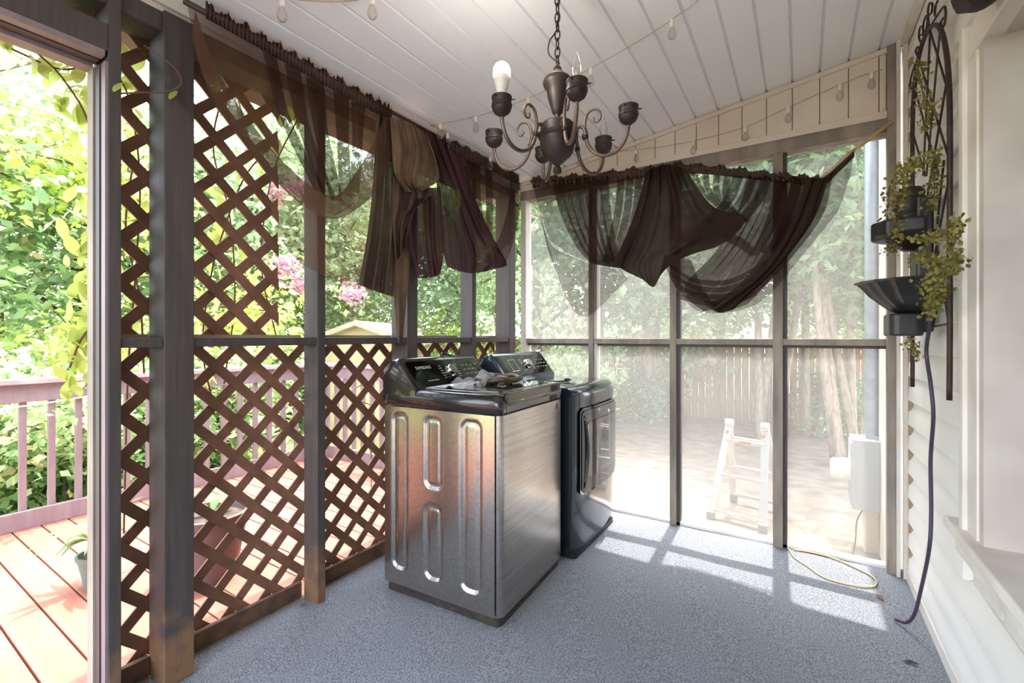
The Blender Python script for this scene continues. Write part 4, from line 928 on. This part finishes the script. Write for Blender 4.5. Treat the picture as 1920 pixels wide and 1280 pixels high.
# ---- ladder
ld = empty('folding_ladder', (-.35, 4.55, gz(-.35, 4.55))); tag(ld, 'aluminium folding step ladder standing on the dirt outside the screens', 'ladder')
g0 = gz(-.4, 4.45)
A = onz(1333, 972, g0); B = onz(1430, 998, g0); w_ = B-A
rear = Vector((-w_.y, w_.x, 0)).normalized()
if rear.y < 0: rear = -rear
topz = .47; spread = .62; apex = (A+B)/2+rear*spread/2
for side, name in ((0, 'front'), (1, 'rear')):
    base = rear*spread*side
    for q, tq in ((A, .10), (B, .90)):
        foot = q+base; tp = apex+(q-(A+B)/2)*.72; tp = Vector((tp.x, tp.y, topz))
        foot = foot+(foot-(apex+Vector((0,0,0))))*0
        wb(MB().bar(foot+Vector((0, 0, .03)), tp, .028, .06, up=w_.normalized()), 'side_rail', 'aluminium', ld, bevel=.003)
        wb(MB().box((foot.x-.035, foot.y-.03, foot.z), (foot.x+.035, foot.y+.03, foot.z+.07)), 'foot_cap', 'ladder_plastic', ld, bevel=.006)
    for k, f in enumerate((.10, .46, .82)):
        a = (A+base).lerp(Vector((apex.x+(A-(A+B)/2).x*.72, apex.y+(A-(A+B)/2).y*.72, topz)), f); b = (B+base).lerp(Vector((apex.x+(B-(A+B)/2).x*.72, apex.y+(B-(A+B)/2).y*.72, topz)), f)
        wb(MB().bar(a, b, .045, .032), 'rung', 'aluminium', ld, bevel=.006)
        if k == 2 and side == 0: wb(MB().bar(a.lerp(b, .35)+Vector((0, -.024, 0)), a.lerp(b, .65)+Vector((0, -.024, 0)), .004, .02), 'warning_label', 'red_label', ld)
for q in (A, B):
    tp = apex+(q-(A+B)/2)*.72; wb(MB().tube([Vector((tp.x, tp.y, topz))-w_.normalized()*.03, Vector((tp.x, tp.y, topz))+w_.normalized()*.03], .042, 14), 'hinge', 'aluminium', ld, smooth='auto')
    wb(MB().box((tp.x-.03, tp.y-.05, topz-.10), (tp.x+.0, tp.y-.03, topz-.06)), 'lock_knob', 'orange_plastic', ld, bevel=.004)
# ---- fences
def fence(x0, y0, x1, y1, label, hgt=1.85, sp=.15, gap=.012):
    d = Vector((x1-x0, y1-y0, 0)); Ln = d.length; d.normalize(); n = int(Ln/sp); ang = math.atan2(d.y, d.x)
    e = empty('board_fence', (x0, y0, gz(x0, y0))); tag(e, label, 'fence', 'wooden yard fences')
    pr = MB().box((0, -.01, 0), (sp-gap, .01, hgt)).add([], []).build('fence_board', 'fence_wood', None)
    for i in range(n):
        o = pr if i == 0 else dup(pr); x = x0+d.x*sp*i; y = y0+d.y*sp*i
        o.location = (x, y, gz(x, y)-.05+random.uniform(-.02, .02)); o.rotation_euler = (0, 0, ang); world_parent(o, e)
    for z in (.4, 1.45):
        wb(MB().bar((x0-d.y*-.03, y0+d.x*.03, gz(x0, y0)+z), (x1-d.y*-.03, y1+d.x*.03, gz(x1, y1)+z), .04, .09), 'fence_rail', 'fence_wood', e)
fence(-9.5, 11.2, 6.0, 11.2, 'weathered board fence behind the trees beyond the end wall')
fence(-17.5, -2.0, -17.5, 7.0, 'board fence at the far edge of the lawn past the deck')
# ---- shed
sh = empty('garden_shed', (-6.15, 5.0, gz(-6.15, 5.0))); tag(sh, 'beige garden shed with a low gable roof behind the deck', 'shed')
def shed(cx, cy, wd, dp, h, rise):
    ang = TH-.1; M = Matrix.Translation((cx, cy, gz(cx, cy))) @ Matrix.Rotation(ang, 4, 'Z')
    wb(MB().box((-wd/2, -dp/2, 0), (wd/2, dp/2, h), M), 'walls', 'shed_wall', sh)
    wb(MB().add([M @ Vector(p) for p in ((-wd/2, -dp/2-.001, h), (wd/2, -dp/2-.001, h), (0, -dp/2-.001, h+rise), (-wd/2, -dp/2+.05, h), (wd/2, -dp/2+.05, h), (0, -dp/2+.05, h+rise))], [(0,1,2),(5,4,3),(0,3,4,1),(1,4,5,2),(2,5,3,0)]), 'gable', 'shed_wall', sh)
    o = .18
    for s_ in (-1, 1):
        a = [(0, -dp/2-o, h+rise+.06), (s_*(wd/2+o), -dp/2-o, h-rise*o/(wd/2)+.06), (s_*(wd/2+o), dp/2+o, h-rise*o/(wd/2)+.06), (0, dp/2+o, h+rise+.06)]
        b = [(p[0], p[1], p[2]-.08) for p in a]
        wb(MB().add([M @ Vector(p) for p in a+b], [(0,1,2,3),(7,6,5,4),(0,4,5,1),(1,5,6,2),(2,6,7,3),(3,7,4,0)]), 'roof_slope', 'shed_roof', sh)
shed(-6.15, 5.3, 1.35, 1.2, 1.63, .24)
# ---- trees and shrubs
def leaves_np(n, pts, rad, size, seed, aspect=.55):
    """n leaf quads scattered round the given twig points; returns verts, faces"""
    g = np.random.default_rng(seed); pts = np.asarray(pts)
    c = pts[g.integers(0, len(pts), n)]+g.normal(0, rad, (n, 3))
    a = g.normal(0, 1, (n, 3)); a[:, 2] = np.abs(a[:, 2])*.9+.3; a /= np.linalg.norm(a, axis=1)[:, None]
    r = g.normal(0, 1, (n, 3)); b = np.cross(a, r); b /= np.linalg.norm(b, axis=1)[:, None]; d = np.cross(a, b)
    s = (size*g.uniform(.6, 1.3, n))[:, None]
    V = np.stack([c-b*s*.5, c+d*s*aspect*.5+a*s*.07, c+b*s*.5, c-d*s*aspect*.5+a*s*.07], 1).reshape(-1, 3)
    return V
def leaf_obj(name, V, m, parent, kind='stuff'):
    n = len(V)//4; me = bpy.data.meshes.new(name)
    me.vertices.add(4*n); me.vertices.foreach_set('co', V.astype(np.float32).ravel())
    me.loops.add(4*n); me.loops.foreach_set('vertex_index', np.arange(4*n, dtype=np.int32))
    me.polygons.add(n); me.polygons.foreach_set('loop_start', np.arange(0, 4*n, 4, dtype=np.int32)); me.polygons.foreach_set('loop_total', np.full(n, 4, np.int32))
    me.update(); me.validate(); me.materials.append(MATS[m])
    o = bpy.data.objects.new(name, me); COL.objects.link(o); o.parent = parent; o['kind'] = kind; return o
def make_tree(name, seed, H, crown, trunk_r, nleaf, lsize, leafm, barkm='bark', nb=9, z0=.28, stems=1, lean=.1):
    g = random.Random(seed); root = empty(name); m = MB(); twigs = []
    for s_ in range(stems):
        b0 = Vector((g.uniform(-.25, .25), g.uniform(-.25, .25), -.1)) if stems > 1 else Vector((0, 0, -.1))
        tip = b0+Vector((g.uniform(-1, 1)*lean*H, g.uniform(-1, 1)*lean*H, H*g.uniform(.82, .95)))
        mid = b0.lerp(tip, .5)+Vector((g.uniform(-1, 1)*.05*H, g.uniform(-1, 1)*.05*H, 0))
        tp = crom([b0, mid, tip], 14); m.tube(tp, [trunk_r*(1-.85*i/13) for i in range(14)], 7)
        for k in range(nb):
            f = g.uniform(z0, .95); i = int(f*13); p = Vector(tp[i]); a = g.uniform(0, 6.28); L = crown*(1.05-.55*abs(f-.55))*g.uniform(.6, 1.0)
            d = Vector((math.cos(a), math.sin(a), g.uniform(.1, .7)))
            br = crom([p, p+d*L*.5+Vector((0, 0, .04*L)), p+d*L+Vector((0, 0, -.10*L))], 8); m.tube(br, [trunk_r*.34*(1-.8*i/7) for i in range(8)], 5)
            for q in br[2:]:
                for _ in range(3): twigs.append(np.array(q)+np.array([g.gauss(0, crown*.16), g.gauss(0, crown*.16), g.gauss(0, crown*.13)]))
    t = m.build('trunk', barkm, root, smooth=True)
    leaf_obj('foliage', leaves_np(nleaf, twigs, crown*.11, lsize, seed), leafm, root)
    return root
def copy_tree(o, label, loc, rz, s):
    c = dup(o, None, loc); c.rotation_euler = (0, 0, rz); c.scale = (s, s, s); c['label'] = label
    for ch_ in [q for q in bpy.data.objects if q.parent == o]: dup(ch_, c)
    return c
def pol(az, r):
    a = math.radians(az); x, y = math.sin(a)*r, math.cos(a)*r; return x, y
def put(o, az, r, rz, s, label, cat='tree', grp='yard trees', first=True):
    x, y = pol(az, r)
    if first:
        o.location = (x, y, gz(x, y)); o.rotation_euler = (0, 0, rz); o.scale = (s, s, s); tag(o, label, cat, grp); return o
    c = copy_tree(o, label, (x, y, gz(x, y)), rz, s); c['category'] = cat; c['group'] = grp; return c
tA = make_tree('broadleaf_tree', 11, 6.5, 2.3, .14, 9000, .17, 'leaf_mid', nb=16, z0=.18)
tB = make_tree('broadleaf_tree', 12, 7.5, 2.6, .16, 10000, .16, 'leaf_pale', 'bark_pale', nb=18, z0=.15)
tC = make_tree('slender_tree', 13, 7.0, 1.5, .07, 8000, .15, 'leaf_deep', 'bark_pale', nb=8, z0=.30, stems=5, lean=.10)
tD = make_tree('broadleaf_tree', 14, 5.2, 2.0, .10, 8000, .13, 'leaf_bright', nb=14, z0=.15)
sA_ = make_tree('leafy_shrub', 15, 1.5, .85, .03, 4200, .11, 'leaf_mid', nb=12, z0=.05, stems=3, lean=.2)
sB_ = make_tree('leafy_shrub', 16, 1.2, .8, .03, 4200, .09, 'leaf_deep', nb=12, z0=.05, stems=3, lean=.2)
lay = [(tB, -86, 9, 0, 1.0, 'pale green broadleaf tree at the left edge beyond the deck'), (tA, -76, 10.5, 1, 1.0, 'mid green tree filling the door opening beyond the deck'), (tD, -70, 8, 2, .9, 'yellow-green small tree near the deck seen by the door jamb'),
       (tB, -63, 11, 3, 1.05, 'pale tree behind the upper lattice'), (tA, -55, 12.5, 4, .95, 'green tree behind the lattice next to the pink blossom'), (tD, -45, 11.5, 5, 1.1, 'bright green tree rising behind the beige shed'),
       (tB, -37, 12.5, .5, 1.0, 'pale tree right of the shed roof'), (tA, -29, 10.2, 1.5, 1.05, 'green tree behind the bundled curtain'), (tC, -22, 8.5, 2.5, 1.0, 'slim multi-stemmed tree behind the far corner'),
       (tC, -14, 10, 3.5, 1.1, 'slim dark tree behind the left end screen'), (tA, -8, 12.5, 4.5, 1.1, 'full green tree beyond the fence behind the middle screens'), (tC, -3.5, 9, 5.5, 1.05, 'slim dark tree in front of the fence left of the ladder'),
       (tC, 1.5, 10, .8, 1.15, 'slim dark tree behind the ladder by the fence'), (tB, 5.5, 12.5, 1.8, 1.1, 'pale tree beyond the fence near the house corner'), (tC, 4.6, 7.6, 2.8, .95, 'slim tree close to the house wall by the conduit'),
       (tA, -81, 15, 3, 1.3, 'tall tree far back at the left edge'), (tB, -66, 16, 4, 1.35, 'tall pale tree far behind the lattice'), (tA, -50, 16, 5, 1.35, 'tall tree far behind the shed'), (tB, -33, 17, 0, 1.35, 'tall pale tree far behind the corner'), (tA, -18, 16, 1, 1.4, 'tall tree far beyond the fence to the left'), (tB, -2, 17, 2, 1.4, 'tall pale tree far beyond the fence'), (tA, 8, 16, 3, 1.4, 'tall tree far beyond the house corner'), (tB, -92, 13, 3, 1.3, 'tall pale tree left outside the door opening')]
used = set()
for t, az, r, rz, s, lb in lay:
    put(t, az, r, rz, s, lb, first=t.name not in used); used.add(t.name)
sh_l = [(sA_, -84, 6.3, 0, 1.0, 'leafy shrub below the deck railing at the far left'), (sA_, -78, 5.9, 1, .9, 'green shrub behind the balusters left of the door jamb'), (sB_, -73, 6.2, 2, 1.0, 'dark shrub behind the balusters next to the jamb'), (sA_, -66, 6.4, 3, 1.1, 'shrub behind the railing seen through the lattice'), (sB_, -60, 8.9, 4, 1.0, 'dark shrub behind the railing corner'), (sA_, -43, 8.8, 5, 1.0, 'shrub beside the shed'), (sB_, -36, 7.8, 0, 1.1, 'dark shrub right of the shed'), (sA_, -28, 8.2, 1, 1.0, 'shrub beyond the far lattice bay'), (sB_, -17, 10, 2, 1.0, 'dark shrub at the fence behind the left screens'), (sB_, 3, 10.4, 3, 1.0, 'dark shrub at the fence behind the ladder'), (sA_, -78, 13, 3, 1.0, 'round shrub far out on the lawn')]
used = set()
for t, az, r, rz, s, lb in sh_l:
    put(t, az, r, rz, s, lb, 'shrub', 'yard shrubs', first=t.name not in used); used.add(t.name)
# pink crape myrtle
cm = make_tree('flowering_tree', 31, 4.4, 1.7, .07, 5500, .12, 'leaf_mid', 'bark_pale', nb=8, stems=4, lean=.12)
x, y = pol(-53, 10.2); cm.location = (x, y, gz(x, y)); tag(cm, 'crape myrtle with pink blossom beyond the deck', 'tree')
bl = []
for (u, v) in ((540, 495), (525, 500), (560, 530), (575, 532), (655, 548), (668, 552), (510, 520), (520, 360), (560, 350)):
    d = ray(u, v); k = 8.3/math.hypot(d[0], d[1]); bl.append((d[0]*k-x, d[1]*k-y, CH+d[2]*k-gz(x, y)))
leaf_obj('blossom', leaves_np(900, bl, .09, .07, 5, .9), 'flower_pink', cm)
# ---- climbing vine on lattice and door jamb
cv = empty('climbing_vine', (-2.16, .5, -.05)); tag(cv, 'climbing vine with yellow-green leaves over the lattice and door opening', 'vine')
VX = -2.17
stems = [[(232, 1000), (240, 700), (255, 500), (262, 330), (240, 180), (200, 120)], [(420, 720), (440, 560), (430, 400), (400, 280), (420, 180), (470, 120)], [(300, 80), (200, 110), (120, 130), (40, 100), (-40, 60)], [(176, 560), (165, 460), (172, 380), (168, 240), (120, 150), (60, 90)], [(250, 300), (236, 430), (262, 560), (270, 700)], [(520, 640), (490, 500), (500, 380), (520, 300), (560, 220)], [(400, 760), (380, 650), (395, 520), (420, 430), (460, 330), (520, 260)], [(130, 690), (150, 640), (175, 600), (180, 540)]]
lf = []
for k, pp in enumerate(stems):
    c = crom([onx(u, v, VX-.02*(k % 3)) for u, v in pp], 40); wb(MB().tube(c, .0035, 5), 'stem', 'vine_stem', cv); lf.append(c)
def vleaf(L):
    P = []
    for i in range(6):
        t = i/5; wv = L*.26*math.sin(math.pi*min(1, t*.93+.04))**.8; z = -.12*L*t*t
        P.append([(-wv, L*t, z+.08*wv), (0, L*t, z), (wv, L*t, z+.08*wv)])
    return P
lp = [MB().grid(vleaf(L)).build('leaf', 'leaf_vine', None, smooth=True) for L in (.05, .065, .08)]
for o in lp: o.hide_render = False
cnt = 0; g = random.Random(4)
def place_leaf(p):
    global cnt
    src = lp[g.randrange(3)]
    o = src if src.parent is None else dup(src)
    o.location = p; o.rotation_euler = (g.uniform(.2, 1.9), g.uniform(-.5, .5), g.uniform(0, 6.28)); world_parent(o, cv); cnt += 1
for c in lf:
    for _ in range(34):
        q = Vector(c[g.randrange(len(c))])+Vector((g.uniform(-.10, .0), g.uniform(-.05, .05), g.uniform(-.05, .05))); place_leaf(q)
for (u, v) in ((45, 75), (75, 130), (100, 140), (150, 150), (130, 190), (155, 180), (110, 210), (140, 225), (165, 250), (170, 240), (130, 268), (20, 90), (10, 100), (165, 330), (160, 410), (168, 430), (150, 475), (145, 500), (165, 520), (150, 540), (140, 560), (170, 590), (145, 650), (160, 670), (130, 690), (150, 700), (125, 720), (165, 710), (155, 735), (140, 740), (135, 755)):
    for _ in range(2): place_leaf(onx(u+g.uniform(-12, 8), v+g.uniform(-10, 10), VX-.03))
# loose runner reaching into the room past the post
rn = MB().tube(crom([onx(172, 190, -2.14), onx(205, 178, -2.0), onx(250, 174, -1.93), onx(310, 172, -1.92), onx(338, 160, -1.92), onx(334, 135, -1.92), onx(300, 105, -1.93), onx(270, 85, -2.0)], 40), .003, 5)
wb(rn, 'runner', 'vine_stem', cv, smooth=True)
for (u, v) in ((213, 172), (318, 186)):
    o = dup(lp[0]); o.location = onx(u, v, -1.93); o.rotation_euler = (1.2, .2, .6); world_parent(o, cv)
